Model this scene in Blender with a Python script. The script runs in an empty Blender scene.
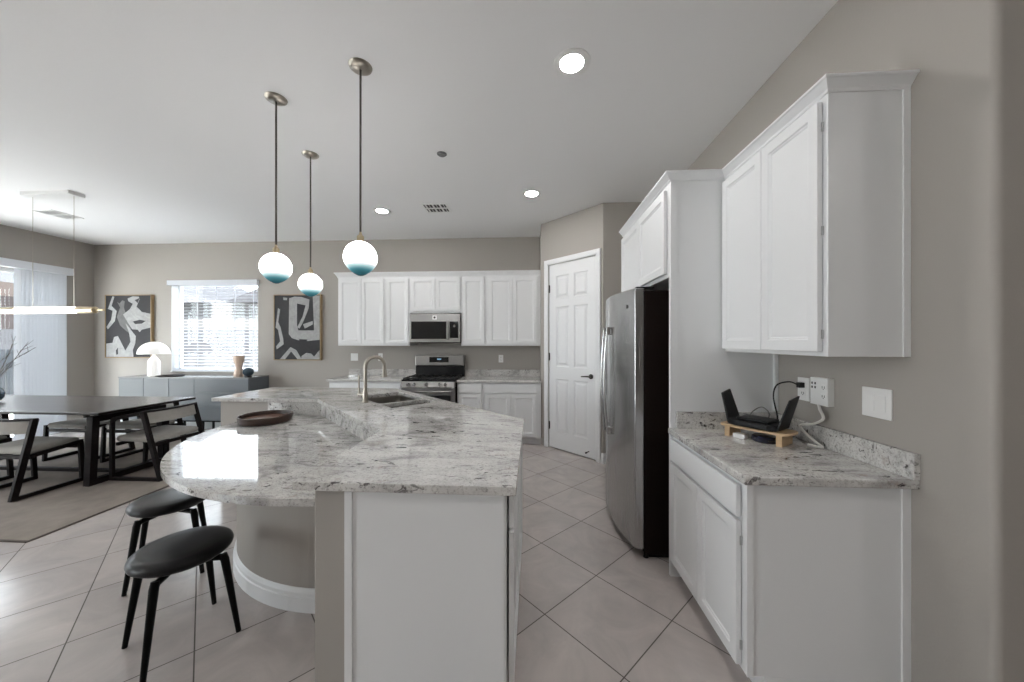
import bpy, bmesh, math, random
from mathutils import Vector, Matrix
from mathutils.geometry import tessellate_polygon

# ------------------------------------------------------------------ camera, world, light, exposure
SC = bpy.context.scene
COL = SC.collection
cam_d = bpy.data.cameras.new('camera')
cam_d.sensor_width = 36.0
cam_d.lens = 349.0 / 1024.0 * 36.0
cam_d.shift_y = 0.8 / 1024.0
cam_d.clip_start = 0.05
cam = bpy.data.objects.new('camera', cam_d)
COL.objects.link(cam)
cam.location = (0, 0, 1.42)
cam.rotation_euler = (math.radians(90), 0, math.radians(3.5))
SC.camera = cam

SC.view_settings.view_transform = 'Standard'
SC.view_settings.look = 'None'
SC.view_settings.exposure = 0.15
SC.view_settings.gamma = 1.0
SC.view_settings.use_curve_mapping = False

WORLD_STRENGTH = 9.0
SUN_STRENGTH = 55.0
CAN_POWER = 160.0
GLOBE_POWER = 13.0
world = bpy.data.worlds.new('overcast_sky')
SC.world = world
world.use_nodes = True
wn = world.node_tree.nodes
wl = world.node_tree.links
bg = wn['Background']
tc = wn.new('ShaderNodeTexCoord')
sep = wn.new('ShaderNodeSeparateXYZ')
ramp = wn.new('ShaderNodeValToRGB')
wl.new(tc.outputs['Generated'], sep.inputs[0])
wl.new(sep.outputs['Z'], ramp.inputs[0])
ramp.color_ramp.elements[0].position = 0.0
ramp.color_ramp.elements[0].color = (0.96, 0.98, 1.0, 1)
ramp.color_ramp.elements[1].position = 0.7
ramp.color_ramp.elements[1].color = (0.84, 0.91, 1.0, 1)
wl.new(ramp.outputs[0], bg.inputs['Color'])
bg.inputs['Strength'].default_value = WORLD_STRENGTH

sun_d = bpy.data.lights.new('sun', 'SUN')
sun_d.energy = SUN_STRENGTH
sun_d.angle = math.radians(1.0)
sun_d.color = (1.0, 0.97, 0.93)
sun = bpy.data.objects.new('sun', sun_d)
COL.objects.link(sun)
sun.rotation_euler = Vector((-0.06, 0.62, -1.0)).to_track_quat('-Z', 'Y').to_euler()

SC.cycles.max_bounces = 10
SC.cycles.diffuse_bounces = 6
SC.cycles.glossy_bounces = 4
SC.cycles.transparent_max_bounces = 12
SC.cycles.sample_clamp_indirect = 6.0
SC.cycles.caustics_reflective = False
SC.cycles.caustics_refractive = False
SC.cycles.use_denoising = True


def portal(loc, rot, sx, sy):
    l = bpy.data.lights.new('daylight_portal', 'AREA')
    l.shape = 'RECTANGLE'
    l.size, l.size_y = sx, sy
    l.cycles.is_portal = True
    o = bpy.data.objects.new('daylight_portal', l)
    o.location = loc
    o.rotation_euler = rot
    COL.objects.link(o)


H90 = math.pi / 2
portal((-7.47, 3.10, 1.2), (0, -H90, 0), 2.4, 3.8)          # sliding door, light towards +x
portal((-5.2, 5.62, 1.67), (-H90, 0, 0), 1.5, 1.5)          # dining window, light towards -y
portal((-7.47, -2.2, 1.45), (0, -H90, 0), 2.3, 2.8)         # unseen great room window, added for daylight

# ------------------------------------------------------------------ materials
def mat(name, color, rough=0.5, metal=0.0, coat=0.0, emit=None, estr=0.0, spec=None):
    m = bpy.data.materials.new(name)
    m.use_nodes = True
    b = m.node_tree.nodes['Principled BSDF']
    b.inputs['Base Color'].default_value = (*color, 1)
    b.inputs['Roughness'].default_value = rough
    b.inputs['Metallic'].default_value = metal
    b.inputs['Coat Weight'].default_value = coat
    if spec is not None:
        b.inputs['Specular IOR Level'].default_value = spec
    if emit:
        b.inputs['Emission Color'].default_value = (*emit, 1)
        b.inputs['Emission Strength'].default_value = estr
    return m


def nodes_of(m):
    return m.node_tree.nodes, m.node_tree.links, m.node_tree.nodes['Principled BSDF']


def noise(n, l, vec, scale, detail=4, rough=0.55, dist=0.0):
    t = n.new('ShaderNodeTexNoise')
    t.inputs['Scale'].default_value = scale
    t.inputs['Detail'].default_value = detail
    t.inputs['Roughness'].default_value = rough
    t.inputs['Distortion'].default_value = dist
    if vec:
        l.new(vec, t.inputs['Vector'])
    return t.outputs['Fac']


def cramp(n, l, fac, stops):
    r = n.new('ShaderNodeValToRGB')
    els = r.color_ramp.elements
    while len(els) < len(stops):
        els.new(0.5)
    for e, (p, c) in zip(els, stops):
        e.position = p
        e.color = (*c, 1) if len(c) == 3 else c
    l.new(fac, r.inputs[0])
    return r.outputs[0]


def mixc(n, l, fac, a, b, mode='MIX'):
    x = n.new('ShaderNodeMix')
    x.data_type = 'RGBA'
    x.blend_type = mode
    for s, v in ((x.inputs[0], fac), (x.inputs[6], a), (x.inputs[7], b)):
        if isinstance(v, (int, float)):
            s.default_value = v
        elif isinstance(v, tuple):
            s.default_value = (*v, 1)
        else:
            l.new(v, s)
    return x.outputs[2]


def bump(n, l, b, h, strength, dist):
    x = n.new('ShaderNodeBump')
    x.inputs['Strength'].default_value = strength
    x.inputs['Distance'].default_value = dist
    l.new(h, x.inputs['Height'])
    l.new(x.outputs[0], b.inputs['Normal'])


def ocoord(n):
    return n.new('ShaderNodeTexCoord').outputs['Object']


def paint(name, color, rough=0.6, tex=0.12, scale=90):
    m = mat(name, color, rough)
    n, l, b = nodes_of(m)
    c = ocoord(n)
    bump(n, l, b, noise(n, l, c, scale, 3), tex, 0.004)
    return m


MT = {}
MT['wall'] = paint('wall_paint', (0.382, 0.358, 0.328), 0.6)
MT['ceil'] = paint('ceiling_paint', (0.86, 0.86, 0.865), 0.8, 0.2, 45)
MT['white'] = paint('white_enamel', (0.80, 0.81, 0.82), 0.32, 0.03, 60)
MT['trim'] = mat('trim_white', (0.78, 0.79, 0.80), 0.35)
MT['shadow'] = mat('cabinet_interior', (0.03, 0.03, 0.03), 0.8)
MT['toe'] = mat('toe_kick_grey', (0.30, 0.28, 0.26), 0.7)
MT['plate'] = mat('white_plastic', (0.83, 0.83, 0.82), 0.35)
MT['slot'] = mat('dark_slot', (0.02, 0.02, 0.02), 0.5)
MT['blackplastic'] = mat('black_plastic', (0.007, 0.007, 0.008), 0.42, spec=0.3)
MT['blackglass'] = mat('black_glass', (0.006, 0.006, 0.007), 0.06)
MT['blackmetal'] = mat('black_metal', (0.005, 0.005, 0.005), 0.45, spec=0.12)
MT['iron'] = mat('cast_iron', (0.012, 0.012, 0.013), 0.5)
MT['nickel'] = mat('brushed_nickel', (0.42, 0.385, 0.335), 0.32, 1.0)
MT['rod'] = mat('gunmetal_rod', (0.10, 0.09, 0.08), 0.35, 0.9)
MT['chrome'] = mat('chrome', (0.62, 0.62, 0.62), 0.16, 1.0)
MT['brass'] = mat('pale_brass', (0.55, 0.45, 0.30), 0.30, 1.0)
MT['bronze'] = mat('dark_bronze', (0.05, 0.045, 0.04), 0.35, 0.8)
MT['leather'] = mat('black_leather', (0.004, 0.004, 0.005), 0.33, spec=0.28)
n, l, b = nodes_of(MT['leather'])
bump(n, l, b, noise(n, l, ocoord(n), 260, 2), 0.15, 0.001)
MT['greylac'] = mat('blue_grey_lacquer', (0.105, 0.120, 0.134), 0.42)
MT['greytop'] = mat('light_grey_lacquer', (0.20, 0.205, 0.21), 0.24)
MT['sidedark'] = mat('appliance_side', (0.010, 0.006, 0.005), 0.5, spec=0.12)
MT['lampwhite'] = mat('opal_white', (0.88, 0.87, 0.84), 0.35, emit=(1.0, 0.96, 0.91), estr=0.3)

def translucent(name, color, w):
    m = mat(name, color, 0.5)
    n, l, b = nodes_of(m)
    t = n.new('ShaderNodeBsdfTranslucent')
    t.inputs[0].default_value = (*color, 1)
    mx = n.new('ShaderNodeMixShader')
    mx.inputs[0].default_value = w
    l.new(b.outputs[0], mx.inputs[1])
    l.new(t.outputs[0], mx.inputs[2])
    l.new(mx.outputs[0], n['Material Output'].inputs[0])
    return m


MT['blind'] = translucent('blind_slat', (0.84, 0.86, 0.90), 0.22)
MT['vane'] = translucent('vertical_vane', (0.74, 0.76, 0.79), 0.22)
MT['cord'] = mat('white_cord', (0.80, 0.78, 0.74), 0.5)
MT['canvas'] = mat('charcoal_canvas', (0.016, 0.016, 0.020), 0.75)
MT['stroke'] = mat('pale_grey_strokes', (0.40, 0.40, 0.40), 0.75)
MT['smear'] = mat('mid_grey_strokes', (0.14, 0.14, 0.14), 0.75)
for k in ('stroke', 'smear', 'canvas'):
    n, l, b = nodes_of(MT[k])
    base = tuple(b.inputs['Base Color'].default_value[:3])
    f = noise(n, l, ocoord(n), 9, 6, 0.7, 1.5)
    o = cramp(n, l, f, [(0.30, tuple(x * 0.68 for x in base)), (0.62, base)])
    l.new(o, b.inputs['Base Color'])
MT['speaker'] = mat('slate_fabric', (0.055, 0.085, 0.11), 0.85)
n, l, b = nodes_of(MT['speaker'])
bump(n, l, b, noise(n, l, ocoord(n), 400, 2), 0.3, 0.002)
MT['amber'] = mat('amber_glass', (0.80, 0.62, 0.50), 0.2)
MT['vase'] = mat('dark_blue_glaze', (0.03, 0.05, 0.07), 0.2)
MT['twig'] = mat('bare_twig', (0.055, 0.04, 0.032), 0.8)
MT['puck'] = mat('navy_gloss', (0.012, 0.014, 0.03), 0.15)
MT['canlens'] = mat('downlight_lens', (0.9, 0.9, 0.9), 0.4, emit=(1.0, 0.97, 0.94), estr=CAN_POWER)
MT['tubelens'] = mat('tube_diffuser', (0.9, 0.9, 0.88), 0.4, emit=(1.0, 0.93, 0.83), estr=5.0)
MT['display'] = mat('display_digits', (0.1, 0.2, 0.3), 0.3, emit=(0.35, 0.62, 0.9), estr=0.6)


def steel(name, axis, col=(0.36, 0.355, 0.35), rough=0.30):
    m = mat(name, col, rough, 1.0)
    n, l, b = nodes_of(m)
    mp = n.new('ShaderNodeMapping')
    s = [300, 300, 300]
    s[axis] = 3
    mp.inputs['Scale'].default_value = s
    l.new(ocoord(n), mp.inputs[0])
    f = noise(n, l, mp.outputs[0], 1.0, 2)
    r = n.new('ShaderNodeMapRange')
    r.inputs[3].default_value = rough - 0.02
    r.inputs[4].default_value = rough + 0.03
    l.new(f, r.inputs[0])
    l.new(r.outputs[0], b.inputs['Roughness'])
    return m


MT['steelh'] = steel('brushed_steel', 0)
MT['steelv'] = steel('fridge_steel', 2, (0.46, 0.46, 0.46), 0.26)
MT['sink'] = steel('sink_steel', 0, (0.40, 0.38, 0.35), 0.3)


def granite():
    m = mat('white_granite', (0.6, 0.6, 0.6), 0.04, spec=0.8)
    n, l, b = nodes_of(m)
    c = ocoord(n)
    mp = n.new('ShaderNodeMapping')
    mp.inputs['Rotation'].default_value = (0, 0, 0.2)
    mp.inputs['Scale'].default_value = (1.0, 2.3, 1.6)
    l.new(c, mp.inputs[0])
    v = mp.outputs[0]
    cloud = noise(n, l, v, 4.0, 6, 0.62, 0.8)
    base = cramp(n, l, cloud, [(0.34, (0.36, 0.35, 0.345)), (0.47, (0.58, 0.57, 0.555)), (0.60, (0.68, 0.67, 0.65))])
    grit = noise(n, l, c, 95, 4, 0.7, 0.3)
    gcol = cramp(n, l, grit, [(0.36, (0.50, 0.48, 0.46)), (0.50, (1, 1, 1))])
    base = mixc(n, l, 0.75, base, gcol, 'MULTIPLY')
    warm = cramp(n, l, noise(n, l, c, 15, 3, 0.6), [(0.62, (0, 0, 0)), (0.74, (0.55, 0.55, 0.55))])
    base = mixc(n, l, warm, base, (0.34, 0.26, 0.225))
    # dark mineral flecks gathered in drifts
    drift = cramp(n, l, noise(n, l, v, 3.1, 3, 0.5, 0.8), [(0.42, (0, 0, 0)), (0.60, (1, 1, 1))])
    fleck = cramp(n, l, noise(n, l, v, 21, 4, 0.62, 1.0), [(0.575, (0, 0, 0)), (0.64, (1, 1, 1))])
    both = mixc(n, l, 1.0, drift, fleck, 'MULTIPLY')
    base = mixc(n, l, both, base, (0.085, 0.075, 0.075))
    bold = cramp(n, l, noise(n, l, v, 8.0, 5, 0.6, 1.3), [(0.635, (0, 0, 0)), (0.675, (1, 1, 1))])
    base = mixc(n, l, bold, base, (0.035, 0.028, 0.03))
    l.new(base, b.inputs['Base Color'])
    return m


MT['granite'] = granite()


def tile():
    m = mat('floor_tile', (0.4, 0.36, 0.34), 0.2)
    n, l, b = nodes_of(m)
    c = ocoord(n)
    mp = n.new('ShaderNodeMapping')
    mp.vector_type = 'TEXTURE'
    mp.inputs['Location'].default_value = (0.383, 1.502, 0)
    mp.inputs['Rotation'].default_value = (0, 0, math.radians(45))
    l.new(c, mp.inputs[0])
    br = n.new('ShaderNodeTexBrick')
    br.offset = 0.0
    br.squash = 1.0
    br.inputs['Scale'].default_value = 1.0
    br.inputs['Brick Width'].default_value = 0.4545
    br.inputs['Row Height'].default_value = 0.458
    br.inputs['Mortar Size'].default_value = 0.0028
    br.inputs['Mortar Smooth'].default_value = 0.1
    br.inputs['Color1'].default_value = (0.500, 0.458, 0.440, 1)
    br.inputs['Color2'].default_value = (0.555, 0.510, 0.490, 1)
    br.inputs['Mortar'].default_value = (0.11, 0.095, 0.085, 1)
    l.new(mp.outputs[0], br.inputs['Vector'])
    marble = cramp(n, l, noise(n, l, c, 3.2, 6, 0.62, 1.4), [(0.3, (0.86, 0.86, 0.86)), (0.7, (1.08, 1.07, 1.06))])
    col = mixc(n, l, 1.0, br.outputs['Color'], marble, 'MULTIPLY')
    l.new(col, b.inputs['Base Color'])
    rr = n.new('ShaderNodeMapRange')
    rr.inputs[3].default_value = 0.19
    rr.inputs[4].default_value = 0.75
    l.new(br.outputs['Fac'], rr.inputs[0])
    l.new(rr.outputs[0], b.inputs['Roughness'])
    inv = n.new('ShaderNodeMath')
    inv.operation = 'SUBTRACT'
    inv.inputs[0].default_value = 1.0
    l.new(br.outputs['Fac'], inv.inputs[1])
    bump(n, l, b, inv.outputs[0], 0.5, 0.0015)
    return m


MT['tile'] = tile()


def wood(name, c1, c2, rough=0.4, scale=(2, 22, 22)):
    m = mat(name, c1, rough)
    n, l, b = nodes_of(m)
    mp = n.new('ShaderNodeMapping')
    mp.inputs['Scale'].default_value = scale
    l.new(ocoord(n), mp.inputs[0])
    f = noise(n, l, mp.outputs[0], 2.2, 5, 0.6, 0.6)
    l.new(cramp(n, l, f, [(0.3, c1), (0.7, c2)]), b.inputs['Base Color'])
    return m


MT['darkwood'] = wood('dark_stained_wood', (0.007, 0.005, 0.005), (0.014, 0.010, 0.010), 0.45)
MT['darkwood'].node_tree.nodes['Principled BSDF'].inputs['Specular IOR Level'].default_value = 0.10
MT['tabletop'] = wood('smoked_oak_top', (0.072, 0.063, 0.060), (0.10, 0.090, 0.085), 0.26)
MT['walnut'] = wood('walnut', (0.028, 0.012, 0.008), (0.05, 0.023, 0.015), 0.36)
MT['traywood'] = wood('tray_wood', (0.085, 0.036, 0.022), (0.13, 0.060, 0.038), 0.40)
MT['bamboo'] = wood('bamboo', (0.52, 0.36, 0.20), (0.64, 0.46, 0.28), 0.45)
MT['oakframe'] = wood('golden_oak', (0.25, 0.17, 0.085), (0.34, 0.24, 0.13), 0.45)


def fabric(name, col, scale=300):
    m = mat(name, col, 0.9, spec=0.2)
    n, l, b = nodes_of(m)
    c = ocoord(n)
    f = noise(n, l, c, scale, 2)
    bump(n, l, b, f, 0.3, 0.002)
    g = noise(n, l, c, 6, 4)
    l.new(cramp(n, l, g, [(0.3, tuple(x * 0.86 for x in col)), (0.7, tuple(min(1, x * 1.1) for x in col))]), b.inputs['Base Color'])
    return m


MT['linen'] = fabric('grey_beige_linen', (0.34, 0.325, 0.30))
MT['rug'] = fabric('beige_rug', (0.25, 0.215, 0.19), 160)
MT['rugedge'] = fabric('rug_binding', (0.12, 0.10, 0.09), 160)


def glass():
    m = bpy.data.materials.new('window_glass')
    m.use_nodes = True
    n, l = m.node_tree.nodes, m.node_tree.links
    n.remove(n['Principled BSDF'])
    t = n.new('ShaderNodeBsdfTransparent')
    t.inputs[0].default_value = (0.95, 0.97, 0.97, 1)
    g = n.new('ShaderNodeBsdfGlossy')
    g.inputs['Roughness'].default_value = 0.02
    mx = n.new('ShaderNodeMixShader')
    mx.inputs[0].default_value = 0.04
    l.new(t.outputs[0], mx.inputs[1])
    l.new(g.outputs[0], mx.inputs[2])
    l.new(mx.outputs[0], n['Material Output'].inputs[0])
    return m


MT['glass'] = glass()


def globe_glass():
    # opal glass lit from inside; the glass itself is dyed teal at its lower tip
    m = mat('opal_teal_glass', (0.9, 0.9, 0.9), 0.18)
    n, l, b = nodes_of(m)
    s = n.new('ShaderNodeSeparateXYZ')
    l.new(ocoord(n), s.inputs[0])
    r = n.new('ShaderNodeMapRange')
    r.inputs[1].default_value = -0.205
    r.inputs[2].default_value = 0.0
    l.new(s.outputs['Z'], r.inputs[0])
    col = cramp(n, l, r.outputs[0], [(0.06, (0.014, 0.078, 0.086)), (0.17, (0.055, 0.18, 0.19)), (0.34, (0.85, 0.92, 0.92))])
    l.new(col, b.inputs['Base Color'])
    st = cramp(n, l, r.outputs[0], [(0.03, (0.0003, 0.002, 0.003)), (0.14, (0.001, 0.007, 0.009)), (0.20, (0.005, 0.016, 0.019)), (0.26, (0.024, 0.034, 0.036)), (0.33, (0.066, 0.074, 0.075)), (0.52, (1.0, 0.985, 0.97))])
    l.new(st, b.inputs['Emission Color'])
    b.inputs['Emission Strength'].default_value = GLOBE_POWER
    return m


MT['globe'] = globe_glass()
# outdoors
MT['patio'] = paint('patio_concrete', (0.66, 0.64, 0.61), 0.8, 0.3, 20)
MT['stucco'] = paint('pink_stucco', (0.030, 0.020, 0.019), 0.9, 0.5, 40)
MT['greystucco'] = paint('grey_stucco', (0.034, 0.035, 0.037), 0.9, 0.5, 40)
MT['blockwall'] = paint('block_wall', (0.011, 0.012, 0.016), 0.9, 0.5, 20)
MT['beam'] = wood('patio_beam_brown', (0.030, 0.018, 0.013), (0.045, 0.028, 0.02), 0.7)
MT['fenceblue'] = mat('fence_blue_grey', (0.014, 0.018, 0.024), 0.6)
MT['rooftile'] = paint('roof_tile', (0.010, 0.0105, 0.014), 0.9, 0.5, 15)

# ------------------------------------------------------------------ mesh builder
class MB:
    def __init__(self):
        self.v, self.f, self.mi, self.sm = [], [], [], []
        self.m = Matrix.Identity(4)
        self.cur = 0
        self.smooth = False

    def add(self, verts, faces):
        o = len(self.v)
        self.v += [tuple(self.m @ Vector(p)) for p in verts]
        for f in faces:
            self.f.append([i + o for i in f])
            self.mi.append(self.cur)
            self.sm.append(self.smooth)
        return self

    def box(self, x0, x1, y0, y1, z0, z1):
        p = [(x0, y0, z0), (x1, y0, z0), (x1, y1, z0), (x0, y1, z0), (x0, y0, z1), (x1, y0, z1), (x1, y1, z1), (x0, y1, z1)]
        return self.add(p, [(0, 3, 2, 1), (4, 5, 6, 7), (0, 1, 5, 4), (1, 2, 6, 5), (2, 3, 7, 6), (3, 0, 4, 7)])

    def prism(self, poly, z0, z1, holes=()):
        loops = [list(poly)] + [list(h) for h in holes]
        flat = [q for lp in loops for q in lp]
        n = len(flat)
        verts = [(x, y, z0) for x, y in flat] + [(x, y, z1) for x, y in flat]
        faces = []
        if holes:
            tris = tessellate_polygon([[Vector((x, y, 0)) for x, y in lp] for lp in loops])
            faces += [tuple(t) for t in tris] + [tuple(i + n for i in t) for t in tris]
        else:
            faces += [tuple(range(n - 1, -1, -1)), tuple(range(n, 2 * n))]
        o = 0
        for lp in loops:
            k = len(lp)
            for i in range(k):
                a, b_ = o + i, o + (i + 1) % k
                faces.append((a, b_, b_ + n, a + n))
            o += k
        return self.add(verts, faces)

    def lathe(self, prof, c=(0, 0, 0), seg=32, cap=True):
        verts, faces = [], []
        for r, z in prof:
            for k in range(seg):
                a = 2 * math.pi * k / seg
                verts.append((c[0] + r * math.cos(a), c[1] + r * math.sin(a), c[2] + z))
        for i in range(len(prof) - 1):
            for k in range(seg):
                k2 = (k + 1) % seg
                faces.append((i * seg + k, i * seg + k2, (i + 1) * seg + k2, (i + 1) * seg + k))
        if cap:
            if prof[0][0] > 1e-5:
                faces.append(tuple(range(seg - 1, -1, -1)))
            if prof[-1][0] > 1e-5:
                faces.append(tuple((len(prof) - 1) * seg + k for k in range(seg)))
        s = self.smooth
        self.smooth = True
        self.add(verts, faces)
        self.smooth = s
        return self

    def tube(self, path, r, seg=10, sy=1.0):
        P = [Vector(p) for p in path]
        R = r if isinstance(r, (list, tuple)) else [r] * len(P)
        verts, faces = [], []
        up = None
        for i, p in enumerate(P):
            if i == 0:
                t = P[1] - P[0]
            elif i == len(P) - 1:
                t = P[-1] - P[-2]
            else:
                t = (P[i + 1] - P[i]).normalized() + (P[i] - P[i - 1]).normalized()
            t.normalize()
            if up is None:
                up = Vector((0, 0, 1)) if abs(t.z) < 0.9 else Vector((1, 0, 0))
            side = t.cross(up).normalized()
            up = side.cross(t).normalized()
            for k in range(seg):
                a = 2 * math.pi * (k + 0.5) / seg
                verts.append(tuple(p + side * (R[i] * math.cos(a)) + up * (R[i] * sy * math.sin(a))))
        for i in range(len(P) - 1):
            for k in range(seg):
                k2 = (k + 1) % seg
                faces.append((i * seg + k, i * seg + k2, (i + 1) * seg + k2, (i + 1) * seg + k))
        faces.append(tuple(range(seg - 1, -1, -1)))
        faces.append(tuple((len(P) - 1) * seg + k for k in range(seg)))
        s = self.smooth
        self.smooth = seg > 4
        self.add(verts, faces)
        self.smooth = s
        return self

    def sweep(self, prof, path, closed=False):
        """profile (out, z) carried along a plan polyline, mitred; out is to the left of travel"""
        n = len(path)
        verts, faces = [], []
        for i in range(n):
            p = Vector(path[i])
            dirs = []
            if closed or i > 0:
                dirs.append((p - Vector(path[i - 1])).normalized())
            if closed or i < n - 1:
                dirs.append((Vector(path[(i + 1) % n]) - p).normalized())
            ns = [Vector((-d.y, d.x)) for d in dirs]
            if len(ns) == 2:
                mm = (ns[0] + ns[1]).normalized()
                mm = mm / max(0.2, mm.dot(ns[0]))
            else:
                mm = ns[0]
            for o, z in prof:
                verts.append((p.x + mm.x * o, p.y + mm.y * o, z))
        k = len(prof)
        for i in range(n if closed else n - 1):
            j = (i + 1) % n
            for q in range(k):
                q2 = (q + 1) % k
                faces.append((i * k + q, i * k + q2, j * k + q2, j * k + q))
        if not closed:
            faces.append(tuple(range(k)))
            faces.append(tuple((n - 1) * k + q for q in range(k - 1, -1, -1)))
        return self.add(verts, faces)

    def strip(self, pts, w, x0, x1, closed=False):
        """flat bar of width w along a (y, z) polyline, thickness x0..x1"""
        n = len(pts)
        A, B = [], []
        for i in range(n):
            p = Vector(pts[i])
            dirs = []
            if closed or i > 0:
                dirs.append((p - Vector(pts[i - 1])).normalized())
            if closed or i < n - 1:
                dirs.append((Vector(pts[(i + 1) % n]) - p).normalized())
            ns = [Vector((-d.y, d.x)) for d in dirs]
            if len(ns) == 2:
                mm = (ns[0] + ns[1]).normalized()
                mm = mm / max(0.3, mm.dot(ns[0]))
            else:
                mm = ns[0]
            A.append(p + mm * (w / 2))
            B.append(p - mm * (w / 2))
        verts = []
        for x in (x0, x1):
            verts += [(x, q.x, q.y) for q in A] + [(x, q.x, q.y) for q in B]
        faces = []
        for i in range(n if closed else n - 1):
            j = (i + 1) % n
            a0, a1, b0, b1 = i, j, n + i, n + j
            t = 2 * n
            faces += [(a0, a1, b1, b0), (a0 + t, b0 + t, b1 + t, a1 + t), (a0, a0 + t, a1 + t, a1), (b0, b1, b1 + t, b0 + t)]
        if not closed:
            t = 2 * n
            faces += [(0, n, n + t, t), (n - 1, n - 1 + t, 2 * n - 1 + t, 2 * n - 1)]
        return self.add(verts, faces)

    def panel(self, W, Ht, T, cells, rings, x=0.0, y=0.0, z=0.0):
        """slab facing -y, front at y, back at y+T; each cell is sunk by rings of (inset, depth)"""
        xs = sorted({0.0, W} | {c[0] for c in cells} | {c[1] for c in cells})
        zs = sorted({0.0, Ht} | {c[2] for c in cells} | {c[3] for c in cells})
        idx, verts, faces = {}, [], []

        def vid(px, py, pz):
            key = (round(px, 5), round(py, 5), round(pz, 5))
            if key not in idx:
                idx[key] = len(verts)
                verts.append((x + px, y + py, z + pz))
            return idx[key]
        for i in range(len(xs) - 1):
            for j in range(len(zs) - 1):
                a, b_, c, d = xs[i], xs[i + 1], zs[j], zs[j + 1]
                inside = any(a >= q[0] - 1e-6 and b_ <= q[1] + 1e-6 and c >= q[2] - 1e-6 and d <= q[3] + 1e-6 for q in cells)
                if not inside:
                    faces.append((vid(a, 0, c), vid(b_, 0, c), vid(b_, 0, d), vid(a, 0, d)))
        for q in cells:
            loop = None
            for ins, dep in [(0, 0)] + list(rings):
                nl = [vid(q[0] + ins, dep, q[2] + ins), vid(q[1] - ins, dep, q[2] + ins), vid(q[1] - ins, dep, q[3] - ins), vid(q[0] + ins, dep, q[3] - ins)]
                if loop and nl != loop:
                    for k in range(4):
                        faces.append((loop[k], loop[(k + 1) % 4], nl[(k + 1) % 4], nl[k]))
                loop = nl
            faces.append(tuple(loop))
        bk = [vid(0, T, 0), vid(W, T, 0), vid(W, T, Ht), vid(0, T, Ht)]
        faces.append((bk[3], bk[2], bk[1], bk[0]))
        for i in range(len(xs) - 1):
            faces.append((vid(xs[i], 0, 0), vid(xs[i], T, 0), vid(xs[i + 1], T, 0), vid(xs[i + 1], 0, 0)))
            faces.append((vid(xs[i], 0, Ht), vid(xs[i + 1], 0, Ht), vid(xs[i + 1], T, Ht), vid(xs[i], T, Ht)))
        for j in range(len(zs) - 1):
            faces.append((vid(0, 0, zs[j]), vid(0, 0, zs[j + 1]), vid(0, T, zs[j + 1]), vid(0, T, zs[j])))
            faces.append((vid(W, 0, zs[j]), vid(W, T, zs[j]), vid(W, T, zs[j + 1]), vid(W, 0, zs[j + 1])))
        return self.add(verts, faces)

    def build(self, name, mats, parent=None, bevel=0.0, seg=2, **props):
        me = bpy.data.meshes.new(name)
        me.from_pydata(self.v, [], self.f)
        if not isinstance(mats, (list, tuple)):
            mats = [mats]
        for m in mats:
            me.materials.append(MT[m] if isinstance(m, str) else m)
        for p, mi, sm in zip(me.polygons, self.mi, self.sm):
            p.material_index = mi
            p.use_smooth = sm
        bm = bmesh.new()
        bm.from_mesh(me)
        bmesh.ops.remove_doubles(bm, verts=bm.verts, dist=1e-6)
        bmesh.ops.recalc_face_normals(bm, faces=bm.faces)
        for e in bm.edges:
            if len(e.link_faces) == 2 and e.calc_face_angle(0) > 0.7:
                e.smooth = False
        bm.to_mesh(me)
        bm.free()
        o = bpy.data.objects.new(name, me)
        COL.objects.link(o)
        if parent:
            o.parent = parent
        if bevel:
            bv = o.modifiers.new('eased_edges', 'BEVEL')
            bv.width = bevel
            bv.segments = seg
            bv.limit_method = 'ANGLE'
            bv.angle_limit = 0.9
        for k, v in props.items():
            o[k] = v
        return o


def thing(name, label, cat, loc=(0, 0, 0), rz=0.0, group=None):
    o = bpy.data.objects.new(name, None)
    o.empty_display_size = 0.1
    COL.objects.link(o)
    o.location = loc
    o.rotation_euler = (0, 0, rz)
    tag(o, label, cat, group)
    return o


def tag(o, label, cat, group=None):
    o['label'] = label
    o['category'] = cat
    o['kind'] = 'thing'
    if group:
        o['group'] = group
    return o


def struct(o, label=None):
    o['kind'] = 'structure'
    if label:
        o['label'] = label
    return o


def dup(root, loc, rz, label, group=None):
    def cp(o, par):
        c = o.copy()
        COL.objects.link(c)
        c.parent = par
        for ch in [q for q in bpy.data.objects if q.parent == o]:
            cp(ch, c)
        return c
    r = cp(root, None)
    r.location = loc
    r.rotation_euler = (0, 0, rz)
    r['label'] = label
    if group:
        r['group'] = group
    return r


def arc(cx, cy, r, a0, a1, n):
    return [(cx + r * math.cos(math.radians(a0 + (a1 - a0) * i / n)), cy + r * math.sin(math.radians(a0 + (a1 - a0) * i / n))) for i in range(n + 1)]


# ------------------------------------------------------------------ room dimensions
CEIL = 3.04
XR, XL = 1.444, -7.33
YB, YF = 5.40, -4.40
T = 0.12
XE = 4.0          # entry side, right of the wall end

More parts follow.
